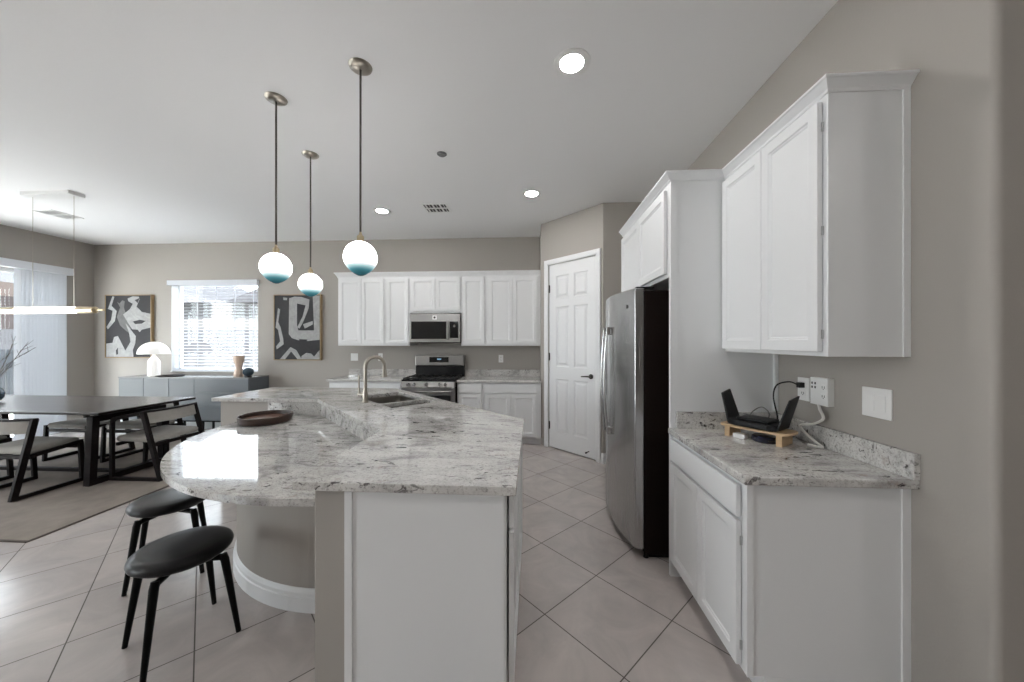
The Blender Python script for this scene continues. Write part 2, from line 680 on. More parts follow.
# ------------------------------------------------------------------ structure
struct(MB().box(XL - T, XE, YF - T, YB + 0.17, -0.10, 0.0).build('floor', 'tile'))
struct(MB().box(XL - T, XE, YF - T, YB + 0.17, CEIL, CEIL + 0.12).build('ceiling', 'ceil'))
WX0, WX1, WZ0, WZ1 = -5.955, -4.455, 0.93, 2.40    # dining window opening
mb = MB()
mb.box(XL - T, WX0, YB, YB + 0.17, 0, CEIL).box(WX1, XR, YB, YB + 0.17, 0, CEIL)
mb.box(WX0, WX1, YB, YB + 0.17, 0, WZ0).box(WX0, WX1, YB, YB + 0.17, WZ1, CEIL)
struct(mb.build('wall_back', 'wall'))
SY0, SY1, SZ1 = 1.20, 5.00, 2.46                   # sliding door opening, unseen near part widened for more daylight
mb = MB()
mb.box(XL - T, XL, YF, -3.6, 0, CEIL).box(XL - T, XL, -0.8, SY0, 0, CEIL).box(XL - T, XL, -3.6, -0.8, 0, 0.3).box(XL - T, XL, -3.6, -0.8, 2.6, CEIL).box(XL - T, XL, SY1, YB, 0, CEIL).box(XL - T, XL, SY0, SY1, SZ1, CEIL)
struct(mb.build('wall_left', 'wall'))
# right wall ends in a rounded outside corner at the hall
WEND = 1.18
rr = 0.022
poly = [(XE, WEND), (XE, YB), (XR, YB)] + [(XR + rr - rr * math.cos(math.radians(a)), WEND + rr - rr * math.sin(math.radians(a))) for a in range(0, 91, 9)]
mb = MB()
mb.prism(poly, 0, CEIL)
struct(mb.build('wall_right', 'wall'))
# pantry corner: wall at 45 degrees holding the door, opening in it
PA, PB = Vector((0.106, 4.834)), Vector((0.812, 4.128))
PD = (PB - PA).normalized()
PN = Vector((PD.y, -PD.x))            # towards the room
PL = (PB - PA).length                 # 1.017
D0, D1, DZ = 0.150, 0.890, 2.44       # door leaf along the wall
mb = MB()


def along(s, out):
    q = PA + PD * s + PN * out
    return (q.x, q.y)


mb.prism([along(0, 0), along(D0 - 0.01, 0), along(D0 - 0.01, -T), along(0.0, -T)], 0, CEIL)
mb.prism([along(D1 + 0.01, 0), along(PL, 0), along(PL, -T), along(D1 + 0.01, -T)], 0, CEIL)
mb.prism([along(D0 - 0.01, 0), along(D1 + 0.01, 0), along(D1 + 0.01, -T), along(D0 - 0.01, -T)], DZ + 0.01, CEIL)
struct(mb.build('wall_pantry', 'wall'))
q1 = along(0, -T)
mb = MB().prism([(PA.x, PA.y), (PA.x, YB), (PA.x + 0.12, YB), (PA.x + 0.12, PA.y + 0.02)], 0, CEIL)
struct(mb.build('wall_pantry_left', 'wall'))
mb = MB().prism([(PB.x, PB.y), (XR, PB.y), (XR, PB.y + T), (PB.x - 0.03, PB.y + T)], 0, CEIL)
struct(mb.build('wall_pantry_right', 'wall'))
# great room behind the viewer: wall, hall side wall, left window added for daylight
mb = MB()
mb.box(XL - T, XE, YF - T, YF, 0, CEIL)
struct(mb.build('wall_front', 'wall'))
struct(MB().box(XE, XE + T, YF - T, WEND, 0, CEIL).build('wall_hall', 'wall'))
w3 = MB()
for yy in (-3.6, -2.23, -0.86):
    w3.box(XL - 0.09, XL - 0.03, yy, yy + 0.06, 0.3, 2.6)
w3.box(XL - 0.09, XL - 0.03, -3.54, -0.86, 2.54, 2.6).box(XL - 0.09, XL - 0.03, -3.54, -0.86, 0.3, 0.36)
w3 = struct(w3.build('added_window_3', 'trim'))
MB().box(XL - 0.065, XL - 0.06, -3.56, -0.84, 0.34, 2.56).build('glass', 'glass', w3)

# baseboards
BBP = [(0, 0), (0.014, 0), (0.014, 0.085), (0.009, 0.105), (0.006, 0.115), (0, 0.12)]
struct(MB().sweep(BBP, [(-3.05, YB), (XL, YB), (XL, SY1 + 0.07)]).build('baseboard_back', 'trim'))
struct(MB().sweep(BBP, [(XL, SY0 - 0.07), (XL, YF)]).build('baseboard_left', 'trim'))
struct(MB().sweep(BBP, [(1.43, PB.y), (PB.x, PB.y), along(D1 + 0.085, 0)]).build('baseboard_pantry', 'trim'))

# dining window frame, sill, pane
w = MB()
for a in ((WX0, WX0 + 0.04), (WX1 - 0.04, WX1)):
    w.box(a[0], a[1], YB + 0.11, YB + 0.16, WZ0, WZ1)
w.box(WX0, WX1, YB + 0.11, YB + 0.16, WZ0, WZ0 + 0.05).box(WX0, WX1, YB + 0.11, YB + 0.16, WZ1 - 0.05, WZ1)
w.box(WX0, WX0 + 0.008, YB, YB + 0.11, WZ0 + 0.012, WZ1).box(WX1 - 0.008, WX1, YB, YB + 0.11, WZ0 + 0.012, WZ1).box(WX0, WX1, YB, YB + 0.11, WZ1 - 0.008, WZ1)  # reveal liner; its white colour stands in for daylight on the wall return
w1 = struct(w.build('window_1', 'trim'))
MB().box(WX0 + 0.03, WX1 - 0.03, YB + 0.132, YB + 0.138, WZ0 + 0.03, WZ1 - 0.03).build('glass', 'glass', w1)
MB().box(WX0 - 0.0, WX1 + 0.0, YB - 0.02, YB + 0.11, WZ0 + 0.0002, WZ0 + 0.012).build('window_sill', 'trim', w1)
# sliding glass door
s = MB()
for y0, y1 in ((SY0, SY0 + 0.06), (SY1 - 0.06, SY1), (3.70, 3.78), (2.44, 2.52)):
    s.box(XL - 0.09, XL - 0.04, y0, y1, 0.0, SZ1)
s.box(XL - 0.09, XL - 0.04, SY0, SY1, 0.0, 0.07).box(XL - 0.09, XL - 0.04, SY0, SY1, SZ1 - 0.06, SZ1)
d2 = struct(s.build('door_2', 'trim'), 'white framed sliding glass door to the patio')
MB().box(XL - 0.068, XL - 0.062, SY0 + 0.05, SY1 - 0.05, 0.05, SZ1 - 0.05).build('glass', 'glass', d2)

# pantry door, six raised panels, on the 45 degree wall
ang = math.atan2(PD.y, PD.x)
LW = D1 - D0
base = PA + PD * D0 + PN * (-0.012)
leaf = MB()
cx = [0.115, 0.335, 0.415, 0.635]
cx = [c * LW / 0.75 for c in cx]
cells = []
for a, b_ in ((cx[0], cx[1]), (cx[2], cx[3])):
    for z0, z1 in ((0.22, 0.92), (1.08, 1.87), (1.98, 2.28)):
        cells.append((a, b_, z0, z1))
leaf.panel(LW, DZ - 0.012, 0.035, cells, [(0.012, 0.009), (0.030, 0.009), (0.052, 0.001)], z=0.012)
d1 = struct(leaf.build('door_1', 'white'), 'white six panel pantry door')
d1.location = (base.x, base.y, 0)
d1.rotation_euler = (0, 0, ang)
cs = MB()
CP = [(0, 0), (0.007, 0.0), (0.012, 0.01), (0.018, 0.05), (0.018, 0.07), (0, 0.07)]
# casing: mitred frame in door-local coordinates (front is -y)
w0, w1_, zt = -0.012, LW + 0.012, DZ + 0.012


def casing_ring(e, yy):
    return [(w0 - e, yy, 0), (w0 - e, yy, zt + e), (w1_ + e, yy, zt + e), (w1_ + e, yy, 0)]


prof = [(0.0, -0.012), (0.0, -0.020), (0.012, -0.027), (0.045, -0.031), (0.066, -0.028), (0.068, -0.012)]
vv, ff = [], []
for e, yy in prof:
    vv += casing_ring(e, yy)
for i in range(len(prof)):
    j = (i + 1) % len(prof)
    for k in range(3):
        ff.append((i * 4 + k, i * 4 + k + 1, j * 4 + k + 1, j * 4 + k))
ff.append(tuple(i * 4 for i in range(len(prof))))
ff.append(tuple(i * 4 + 3 for i in range(len(prof))))
cs.add(vv, ff)
cs.build('door_frame', 'trim', d1)
jm = MB().box(w0, -0.002, 0.0, 0.10, 0, zt).box(LW + 0.002, w1_, 0.0, 0.10, 0, zt).box(w0, w1_, 0.0, 0.10, DZ + 0.002, zt)
jm.build('door_jamb', 'trim', d1)
for z in (0.30, 1.22, 2.13):
    MB().box(-0.010, 0.006, -0.008, 0.004, z - 0.05, z + 0.05).lathe([(0.006, -0.052), (0.006, 0.052)], (-0.003, -0.010, z), 10).build('hinge', 'bronze', d1, label='dark hinge')
hd = MB().tube([(LW - 0.065, -0.001, 1.0), (LW - 0.065, -0.012, 1.0)], 0.030, 20).tube([(LW - 0.065, -0.01, 1.0), (LW - 0.065, -0.05, 1.0)], 0.010, 10)
hd.tube([(LW - 0.065, -0.048, 1.0), (LW - 0.10, -0.052, 1.002), (LW - 0.18, -0.048, 0.995)], [0.010, 0.009, 0.007], 10)
hd.build('door_handle', 'bronze', d1, label='dark lever handle')
MB().tube([(LW - 0.10, 0.0, 0.09), (LW - 0.10, -0.055, 0.085)], 0.006, 8).tube([(LW - 0.10, -0.05, 0.085), (LW - 0.10, -0.065, 0.085)], 0.011, 10).build('door_stop', 'bronze', d1)

# ------------------------------------------------------------------ kitchen island
UP = [(-0.915, 1.27), (-0.063, 1.27), (-0.063, 2.393), (-1.57, 3.90), (-3.04, 3.90), (-3.04, 3.12), (-2.00, 3.12), (-0.915, 2.035)]
CT, TH = 0.89, 0.034
U = Vector((-0.7071, 0.7071))
V = Vector((0.7071, 0.7071))
SCN = Vector((-1.28, 3.19))


def uv(u, v, c=SCN):
    q = c + U * u + V * v
    return (q.x, q.y)


def rrect(u0, u1, v0, v1, r, n=4):
    pts = []
    for (cu, cv, a0) in ((u1 - r, v1 - r, 0), (u0 + r, v1 - r, 90), (u0 + r, v0 + r, 180), (u1 - r, v0 + r, 270)):
        for i in range(n + 1):
            a = math.radians(a0 + 90 * i / n)
            pts.append((cu + r * math.cos(a), cv + r * math.sin(a)))
    return pts


bowls = [(-0.41, -0.205, -0.22, 0.20), (-0.175, 0.40, -0.22, 0.20)]
holes = [[uv(*p) for p in rrect(*bw, 0.04)] for bw in bowls]
isl = thing('kitchen_island', 'white kitchen island with beige half wall and two-level granite counters', 'kitchen island', (-1.1, 2.6, 0))
IL = Vector((-1.1, 2.6, 0))


class LMB(MB):
    """builder whose coordinates are world coordinates, stored relative to an origin"""
    def __init__(self, org):
        super().__init__()
        self.m = Matrix.Translation(-Vector(org))


LMB(IL).prism(UP, CT - TH, CT, holes).build('countertop', 'granite', isl, bevel=0.004, label='raised granite worktop with sink')
# half wall behind the counter
hw_out = [(-0.846, 1.30), (-0.846, 2.065), (-1.97, 3.165), (-2.99, 3.165)]
hw_in = [(-2.99, 3.292), (-1.917, 3.292), (-0.719, 2.118), (-0.719, 1.30)]
LMB(IL).prism(hw_out + hw_in, 0, CT - TH).build('half_wall', 'wall', isl, bevel=0.006, label='beige painted half wall')
# arm body + cabinets under the counter
body = [(-0.719, 1.305), (-0.10, 1.305), (-0.10, 2.375), (-1.585, 3.86), (-2.985, 3.86), (-2.985, 3.292), (-1.917, 3.292), (-0.719, 2.118)]
cb = LMB(IL)
hole_c = [uv(*p) for p in rrect(-0.46, 0.45, -0.27, 0.25, 0.04)]
toe = [(-0.719, 1.305), (-0.17, 1.305), (-0.17, 2.346), (-1.613, 3.79), (-2.985, 3.79), (-2.985, 3.292), (-1.917, 3.292), (-0.719, 2.118)]
cb.prism(body, 0.10, CT - TH, [hole_c]).prism(toe, 0.0, 0.10)
cb.build('cabinet_body', 'white', isl)
LMB(IL).box(-0.719, -0.108, 1.296, 1.305, 0.0, CT - TH).box(-0.719, -0.690, 1.288, 1.296, 0, CT - TH).build('end_panel', 'white', isl, label='plain white end panel')
SHK = [(0.004, 0.006), (0.010, 0.007), (0.013, 0.011)]


def shaker(mb, W, Ht, x, y, z, fr=0.048):
    return mb.panel(W, Ht, 0.019, [(fr, W - fr, fr, Ht - fr)], SHK, x, y, z)


def isl_front(name, y0, y1, z0, z1, plain):
    m_ = LMB(IL)
    m_.m = Matrix.Translation(-IL) @ Matrix.Translation((-0.10, y0, z0)) @ Matrix.Rotation(H90, 4, 'Z')
    # rotated so that the front looks to +x
    if plain:
        m_.panel(y1 - y0, z1 - z0, 0.019, [], [], 0, -0.027, 0)
    else:
        shaker(m_, y1 - y0, z1 - z0, 0, -0.027, 0)
    return m_.build(name, 'white', isl, bevel=0.002)


for y0, y1 in ((1.315, 1.80), (1.81, 2.34)):
    isl_front('drawer', y0, y1, 0.715, 0.845, True)
    isl_front('door', y0, y1, 0.115, 0.700, False)
# sink bowls (open basins of sheet steel hanging in the cut-outs)
for bw in bowls:
    sk = LMB(IL)
    rings = [(0.004, CT - TH - 0.001, 0.044), (0.004, 0.74, 0.044), (-0.014, 0.69, 0.05), (-0.05, 0.680, 0.05)]
    vv, ff = [], []
    for e, z, r in rings:
        vv += [(*uv(*p), z) for p in rrect(bw[0] - e, bw[1] + e, bw[2] - e, bw[3] + e, r)]
    k = len(vv) // len(rings)
    for i in range(len(rings) - 1):
        for q in range(k):
            ff.append((i * k + q, i * k + (q + 1) % k, (i + 1) * k + (q + 1) % k, (i + 1) * k + q))
    ff.append(tuple((len(rings) - 1) * k + q for q in range(k)))
    sk.add(vv, ff)
    bb = sk.build('sink_bowl', 'sink', isl, label='stainless steel sink bowl')
    sol = bb.modifiers.new('sheet', 'SOLIDIFY')
    sol.thickness = 0.002
    sol.offset = 1
    cu, cv = uv((bw[0] + bw[1]) / 2, 0)
    LMB(IL).lathe([(0.0, 0.0), (0.036, 0.0), (0.042, 0.004), (0.0, 0.0041)], (cu, cv, 0.681), 20).build('drain', 'chrome', bb)
# lower round counter, splash, curved base
LZ, LC = 0.735, (-1.13, 2.87)
circ = [p for p in arc(LC[0], LC[1], 1.412, 281.6, 167.5, 60)]
low = circ + [(-1.98, 3.163), (-0.848, 2.063), (-0.848, circ[0][1])]
LMB(IL).prism(low, LZ - 0.034, LZ).build('table_counter', 'granite', isl, bevel=0.006, label='lower rounded granite table counter')
sp = LMB(IL).prism([(-0.848, 1.52), (-0.848, 2.063), (-1.972, 3.163), (-2.50, 3.163), (-2.50, 3.145), (-1.98, 3.145), (-0.866, 2.055), (-0.866, 1.52)], LZ + 0.0005, CT - TH)
sp.build('backsplash', 'granite', isl, label='granite upstand between the two counters')
ca = arc(-1.14, 2.765, 0.992, 287.1, 157, 40)
base_poly = ca + [(-1.98, 3.163), (-0.848, 2.063), (-0.848, ca[0][1])]
LMB(IL).prism(base_poly, 0, LZ - 0.034).build('curved_base', 'wall', isl, label='beige rounded base under the table counter')
bbp = [(0.001, 0.0), (0.018, 0), (0.018, 0.075), (0.013, 0.08), (0.013, 0.098), (0.006, 0.115), (0.001, 0.12)]
LMB(IL).sweep([(a, z) for a, z in bbp], [(-0.848, ca[0][1])] + list(ca)).build('baseboard', 'trim', isl)
# faucet
fb = uv(-0.015, -0.285)
fa = thing('kitchen_faucet', 'brushed nickel gooseneck faucet at the island sink', 'faucet', (fb[0], fb[1], CT))
fm = MB().lathe([(0.030, 0), (0.030, 0.008), (0.024, 0.014), (0.021, 0.10), (0.016, 0.115), (0.013, 0.13)], seg=20)
pth = [(0, 0, 0.10), (0, 0, 0.30)]
for i in range(1, 13):
    a = math.pi * i / 12
    q = V * (0.085 - 0.085 * math.cos(a))
    pth.append((q.x, q.y, 0.31 + 0.085 * math.sin(a)))
fm.tube(pth, 0.0155, 14)
fm.build('spout', 'nickel', fa)
q = V * 0.17
MB().tube([(q.x, q.y, 0.315), (q.x, q.y, 0.27), (q.x * 1.01, q.y * 1.01, 0.21)], [0.0165, 0.020, 0.021], 14).build('spray_head', 'nickel', fa)
hu = Vector((-0.93, 0.36))
MB().tube([(hu.x * 0.012, hu.y * 0.012, 0.065), (hu.x * 0.085, hu.y * 0.085, 0.065)], [0.016, 0.014], 14).tube([(hu.x * 0.075, hu.y * 0.075, 0.05), (hu.x * 0.077, hu.y * 0.077, 0.10), (hu.x * 0.080, hu.y * 0.080, 0.235)], [0.011, 0.008, 0.006], 10).build('lever_handle', 'nickel', fa)

# round wooden tray
tr = thing('serving_tray', 'round reddish brown wooden tray on the lower round counter', 'tray', (-2.285, 2.855, LZ))
MB().lathe([(0.0, 0.0), (0.176, 0.0), (0.190, 0.010), (0.199, 0.060), (0.196, 0.064), (0.188, 0.062), (0.182, 0.032), (0.0, 0.030)], seg=64).build('tray_body', 'walnut', tr)
MB().lathe([(0.0, 0.0303), (0.1795, 0.0315), (0.1795, 0.0335), (0.0, 0.0336)], seg=64).build('inner_base', 'traywood', tr)
for sgn in (-1, 1):
    pts = [(0.186 * math.cos(a) * sgn, 0.186 * math.sin(a), 0.044) for a in [math.radians(x) for x in range(-22, 23, 4)]]
    MB().tube([(a_, b_, 0.060) for a_, b_, c_ in pts], 0.008, 8).build('handle', 'walnut', tr)

# ------------------------------------------------------------------ cabinets
def cabinet(name, label, W, D, z0, z1, fronts, loc, rz, toe=0.0, group=None, toe_end=None):
    """local: x along the width, front at y = 0 looking to -y"""
    r = thing(name, label, 'cabinet', loc, rz, group)
    b_ = MB()
    zb = z0 + toe
    b_.box(0, W, 0, D, zb, z1)
    if toe:
        b_.box(0, W, 0.07, D, z0, zb)
    c = b_.build('cabinet_body', ['white'], r, bevel=0.0015)
    for kind, x0, x1, za, zc in fronts:
        m_ = MB()
        if kind == 'drawer':
            m_.panel(x1 - x0, zc - za, 0.019, [], [], x0, -0.0235, za)
        else:
            shaker(m_, x1 - x0, zc - za, x0, -0.0235, za)
        m_.build(kind, 'white', r, bevel=0.0022)
    return r


# right side base cabinet, facing -x
RX, RY0, RY1 = 0.840, 1.433, 2.165
CT0 = CT
CT = 0.90
Wd = RY1 - RY0
rb = cabinet('base_cabinet', 'white two door base cabinet under the granite counter at right, beside the refrigerator', Wd, XR - RX - 0.003, 0.0, CT - TH,
             [('drawer', 0.03, Wd - 0.028, 0.715, 0.842), ('door', 0.03, Wd / 2 - 0.002, 0.118, 0.698), ('door', Wd / 2 + 0.002, Wd - 0.028, 0.118, 0.698)],
             (RX, RY1, 0), -H90, toe=0.10)
MB().box(Wd, Wd + 0.006, 0.0, 0.025, 0.10, CT - TH).build('end_trim', 'white', rb)
MB().box(Wd, Wd + 0.006, XR - RX - 0.03, XR - RX, 0.0, CT - TH).build('end_trim', 'white', rb)
for z in (0.20, 0.62):
    MB().box(Wd - 0.0275, Wd - 0.0235, -0.010, -0.001, z - 0.018, z + 0.018).build('hinge', 'chrome', rb)
rc = thing('granite_countertop', 'grey white granite counter at right carrying the wireless router', 'countertop', (1.14, 1.8, CT - TH))
L = (1.14, 1.8, CT - TH)
LMB(L).box(0.812, XR, 1.394, RY1, CT - TH + 0.0003, CT).build('slab', 'granite', rc, bevel=0.006)
LMB(L).box(XR - 0.022, XR, 1.394, RY1, CT + 0.0003, CT + 0.10).build('backsplash', 'granite', rc, bevel=0.002)
LMB(L).box(0.858, XR - 0.0225, RY1 - 0.022, RY1, CT + 0.0003, CT + 0.10).build('side_splash', 'granite', rc, bevel=0.002)
# right wall cabinet
UX = 1.147
CZ0, CZ1 = 1.362, 2.40
Wu = RY1 - RY0
ru = cabinet('wall_cabinet', 'tall white two door wall cabinet at right, above the wireless router', Wu, XR - UX - 0.003, CZ0, CZ1 + 0.03,
             [('door', 0.008, Wu / 2 - 0.002, CZ0 + 0.018, CZ1 - 0.030), ('door', Wu / 2 + 0.002, Wu - 0.022, CZ0 + 0.018, CZ1 - 0.030)],
             (UX, RY1, 0), -H90)
MB().box(Wu, Wu + 0.005, XR - UX - 0.025, XR - UX, CZ0, CZ1).build('end_trim', 'white', ru)
for z in (1.45, 1.86, 2.27):
    MB().box(Wu - 0.0215, Wu - 0.018, -0.010, -0.001, z - 0.018, z + 0.018).build('hinge', 'chrome', ru)
# cabinet over the refrigerator with its tall side panel
FX, FY0, FY1 = 0.828, 2.165, 3.285
Wf = FY1 - FY0
fc = cabinet('wall_cabinet', 'white two door cabinet above the refrigerator with tall side panel', Wf - 0.026, XR - FX - 0.003, 1.815, CZ1 + 0.03,
             [('door', 0.03, (Wf - 0.026) / 2 - 0.002, 1.84, CZ1 - 0.045), ('door', (Wf - 0.026) / 2 + 0.002, Wf - 0.045, 1.84, CZ1 - 0.045)],
             (FX, FY1, 0), -H90)
MB().box(Wf - 0.025, Wf - 0.001, 0.0, XR - FX - 0.003, 0.0, CZ1 + 0.03).build('side_panel', 'white', fc, bevel=0.001)
MB().box(Wf - 0.001, Wf + 0.004, 0.0, 0.04, CT + 0.105, CZ1 + 0.03).build('edge_trim', 'white', fc)
MB().box(Wf - 0.001, Wf + 0.018, XR - FX - 0.022, XR - FX - 0.003, CT + 0.112, CZ0 - 0.002).build('scribe_strip', 'white', fc)
# crown moulding
CRP = [(0.0, 0), (0.006, 0), (0.010, 0.018), (0.016, 0.026), (0.030, 0.050), (0.036, 0.060), (0.044, 0.064), (0.044, 0.078), (0.0, 0.078)]
crz = 2.362
cr = MB().sweep([(o * 0.86 + 0.0005, z * 0.62 + 2.390) for o, z in CRP], [(XR - 0.002, RY0), (UX, RY0), (UX, RY1), (FX, RY1), (FX, FY1)])
tag(cr.build('crown_molding', 'white'), 'white stepped crown molding atop the right side cabinets', 'molding')

# back wall cabinets
CT = CT0
BY = 5.07
DB = YB - BY - 0.003
Z0, Z1 = 1.362, 2.405
gB = 'wall cabinets along the back wall'
zz = (Z0 + 0.028, Z1 - 0.05)


def bcab(x0, x1, doors, label, z0=Z0):
    return cabinet('wall_cabinet', label, x1 - x0 - 0.001, DB, z0, Z1 + 0.03, [('door', a - x0, b_ - x0, z0 + 0.028, zz[1]) for a, b_ in doors], (x0, BY, 0), 0, group=None)


bcab(-2.925, -2.193, [(-2.90, -2.562), (-2.556, -2.215)], 'white two door wall cabinet at the far left end of the back wall row')
bcab(-2.193, -1.823, [(-2.171, -1.838)], 'white single door wall cabinet just left of the microwave')
bcab(-1.823, -1.057, [(-1.803, -1.444), (-1.436, -1.072)], 'short white two door wall cabinet directly above the microwave', 1.845)
bcab(-1.057, -0.690, [(-1.035, -0.712)], 'white single door wall cabinet just right of the microwave')
bcab(-0.690, 0.104, [(-0.652, -0.302), (-0.296, 0.052)], 'white two door wall cabinet beside the pantry door')
cr = MB().sweep([(o + 0.0005, z + crz + 0.012) for o, z in CRP], [(0.1045, BY), (-2.925, BY), (-2.925, YB - 0.002)])
tag(cr.build('crown_molding', 'white'), 'white crown molding atop the back wall cabinets above the microwave', 'molding')

BF = 4.80
DBs = YB - BF - 0.003
fr_r = [('drawer', 0.022, 0.345, 0.715, 0.842), ('door', 0.022, 0.345, 0.118, 0.698)]
cabinet('base_cabinet', 'narrow white base cabinet with one drawer right of the range', 0.367, DBs, 0, CT - TH, fr_r, (-1.058, BF, 0), 0, toe=0.10)
w2 = 0.794
cabinet('base_cabinet', 'white two door base cabinet beside the pantry door', w2, DBs, 0, CT - TH,
        [('drawer', 0.025, w2 - 0.06, 0.715, 0.842), ('door', 0.025, 0.377, 0.118, 0.698), ('door', 0.383, w2 - 0.06, 0.118, 0.698)], (-0.690, BF, 0), 0, toe=0.10)
w3_ = 1.06
cabinet('base_cabinet', 'white base cabinet left of the range behind the island', w3_, DBs, 0, CT - TH,
        [('drawer', 0.03, 0.53, 0.715, 0.842), ('drawer', 0.54, w3_ - 0.02, 0.715, 0.842), ('door', 0.03, 0.53, 0.118, 0.698), ('door', 0.54, w3_ - 0.02, 0.118, 0.698)],
        (-2.90, BF, 0), 0, toe=0.10)
for x0, x1, lab in ((-2.93, -1.838, 'granite counter on the back wall left of the range'), (-1.058, 0.105, 'granite counter on the back wall right of the range')):
    L = ((x0 + x1) / 2, 5.1, CT - TH)
    t_ = thing('granite_countertop', lab, 'countertop', L)
    LMB(L).box(x0, x1, BF - 0.035, YB, CT - TH + 0.0003, CT).build('slab', 'granite', t_, bevel=0.004)
    LMB(L).box(x0, x1, YB - 0.02, YB, CT + 0.0003, CT + 0.10).build('backsplash', 'granite', t_, bevel=0.002)

# ------------------------------------------------------------------ range
RG = (-1.448, 5.39, 0)
rg = thing('gas_range', 'stainless steel gas range with black cooktop in the back wall counter', 'range', RG)
x0, x1 = -0.378, 0.378


def rbox(name, m_, *b_, bevel=0.002, parent=None, **k):
    return MB().box(*b_).build(name, m_, parent or rg, bevel=bevel, **k)


rbox('body', 'sidedark', x0, x1, -0.62, 0.0, 0.03, 0.872)
rbox('cooktop', 'blackglass', x0, x1, -0.66, -0.06, 0.8723, 0.898, bevel=0.005, label='black enamel cooktop')
pv = MB()
pv.m = Matrix.Translation((x0, 0, 0.795)) @ Matrix(((0, 0, 1, 0), (1, 0, 0, 0), (0, 1, 0, 0), (0, 0, 0, 1)))
pv.prism([(-0.6205, 0), (-0.695, 0.0), (-0.672, 0.077), (-0.6205, 0.077)], 0, x1 - x0)
cp = pv.build('control_panel', 'steelh', rg, bevel=0.002)
for kx in (-0.27, -0.19, -0.01, 0.17, 0.25):
    MB().tube([(kx, -0.682, 0.838), (kx, -0.695, 0.835), (kx, -0.715, 0.829)], [0.024, 0.021, 0.019], 18).build('knob', 'chrome', cp)
dr = rbox('oven_door', 'steelh', x0 + 0.004, x1 - 0.004, -0.672, -0.6205, 0.215, 0.785, bevel=0.004)
rbox('oven_window', 'blackglass', x0 + 0.06, x1 - 0.06, -0.6745, -0.6722, 0.30, 0.685, parent=dr)
hm = MB().tube([(x0 + 0.05, -0.715, 0.738), (x1 - 0.05, -0.715, 0.738)], 0.012, 12)
for xx in (x0 + 0.07, x1 - 0.07):
    hm.tube([(xx, -0.672, 0.738), (xx, -0.715, 0.738)], 0.009, 8)
hm.build('handle', 'steelh', dr)
rbox('drawer', 'steelh', x0 + 0.004, x1 - 0.004, -0.668, -0.6205, 0.05, 0.205, bevel=0.004)
bg_ = MB().box(x0 + 0.0, x1 - 0.0, -0.065, -0.0, 0.8725, 1.055).build('backguard', 'blackplastic', rg, bevel=0.004)
bs = MB().box(x0 - 0.002, x1 + 0.002, -0.085, 0.0, 1.0553, 1.215).build('console', 'steelh', rg, bevel=0.008)
MB().box(-0.155, 0.145, -0.0885, -0.0853, 1.105, 1.185).build('display', 'blackglass', bs)
dg = MB()
for k in range(4):
    dg.box(-0.03 + k * 0.016, -0.019 + k * 0.016, -0.0895, -0.0887, 1.142, 1.162)
dg.build('digits', 'display', bs)
gr = MB()
for gx0, gx1 in ((-0.36, -0.125), (-0.115, 0.115), (0.125, 0.36)):
    for yy in (-0.63, -0.37, -0.11):
        gr.box(gx0, gx1, yy - 0.007, yy + 0.007, 0.905, 0.922)
    for xx in (gx0 + 0.007, gx1 - 0.007, (gx0 + gx1) / 2):
        gr.box(xx - 0.007, xx + 0.007, -0.637, -0.103, 0.905, 0.922)
    for xx in (gx0 + 0.007, gx1 - 0.007):
        for yy in (-0.63, -0.11):
            gr.box(xx - 0.007, xx + 0.007, yy - 0.007, yy + 0.007, 0.898, 0.906)
gr.build('grate', 'iron', rg)
for bx, by in ((-0.24, -0.50), (-0.24, -0.24), (0, -0.37), (0.24, -0.50), (0.24, -0.24)):
    MB().lathe([(0.0, 0), (0.05, 0), (0.045, 0.006), (0.035, 0.006), (0.033, 0.011), (0.0, 0.0111)], (bx, by, 0.898), 20).build('burner', 'iron', rg)
# feet
for xx in (x0 + 0.04, x1 - 0.04):
    for yy in (-0.58, -0.04):
        MB().lathe([(0.018, 0), (0.018, 0.03)], (xx, yy, 0), 12).build('foot', 'blackplastic', rg)

# ------------------------------------------------------------------ microwave
mw = thing('microwave_oven', 'stainless steel over the range microwave with black door window', 'microwave', (-1.440, 5.395, 1.40))
X0, X1 = -0.378, 0.378
MB().box(X0, X1, -0.34, 0, 0.0, 0.43).build('body', 'sidedark', mw, bevel=0.002)
fp = MB().box(X0, X1, -0.375, -0.3403, 0.012, 0.43).build('front_panel', 'steelh', mw, bevel=0.004)
MB().box(X0 + 0.03, 0.175, -0.3775, -0.3752, 0.062, 0.318).build('door_window', 'blackglass', fp)
MB().box(0.225, X1 - 0.03, -0.3775, -0.3752, 0.075, 0.316).build('control_pad', 'blackglass', fp)
MB().tube([(0.20, -0.377, 0.05), (0.20, -0.40, 0.07), (0.20, -0.40, 0.31), (0.20, -0.377, 0.33)], 0.010, 10).build('handle', 'steelh', fp)
em = MB()
em.box(-0.032, 0.032, -0.3775, -0.3752, 0.345, 0.405)
em.cur = 1
em.tube([(0, -0.3776, 0.375), (0, -0.3786, 0.375)], 0.017, 20)
em.build('emblem', ['plate', 'slot'], fp, label='light badge with dark round emblem')
MB().tube([(0.29, -0.3776, 0.25), (0.29, -0.3786, 0.25)], 0.018, 16).build('dial_mark', 'smear', fp)

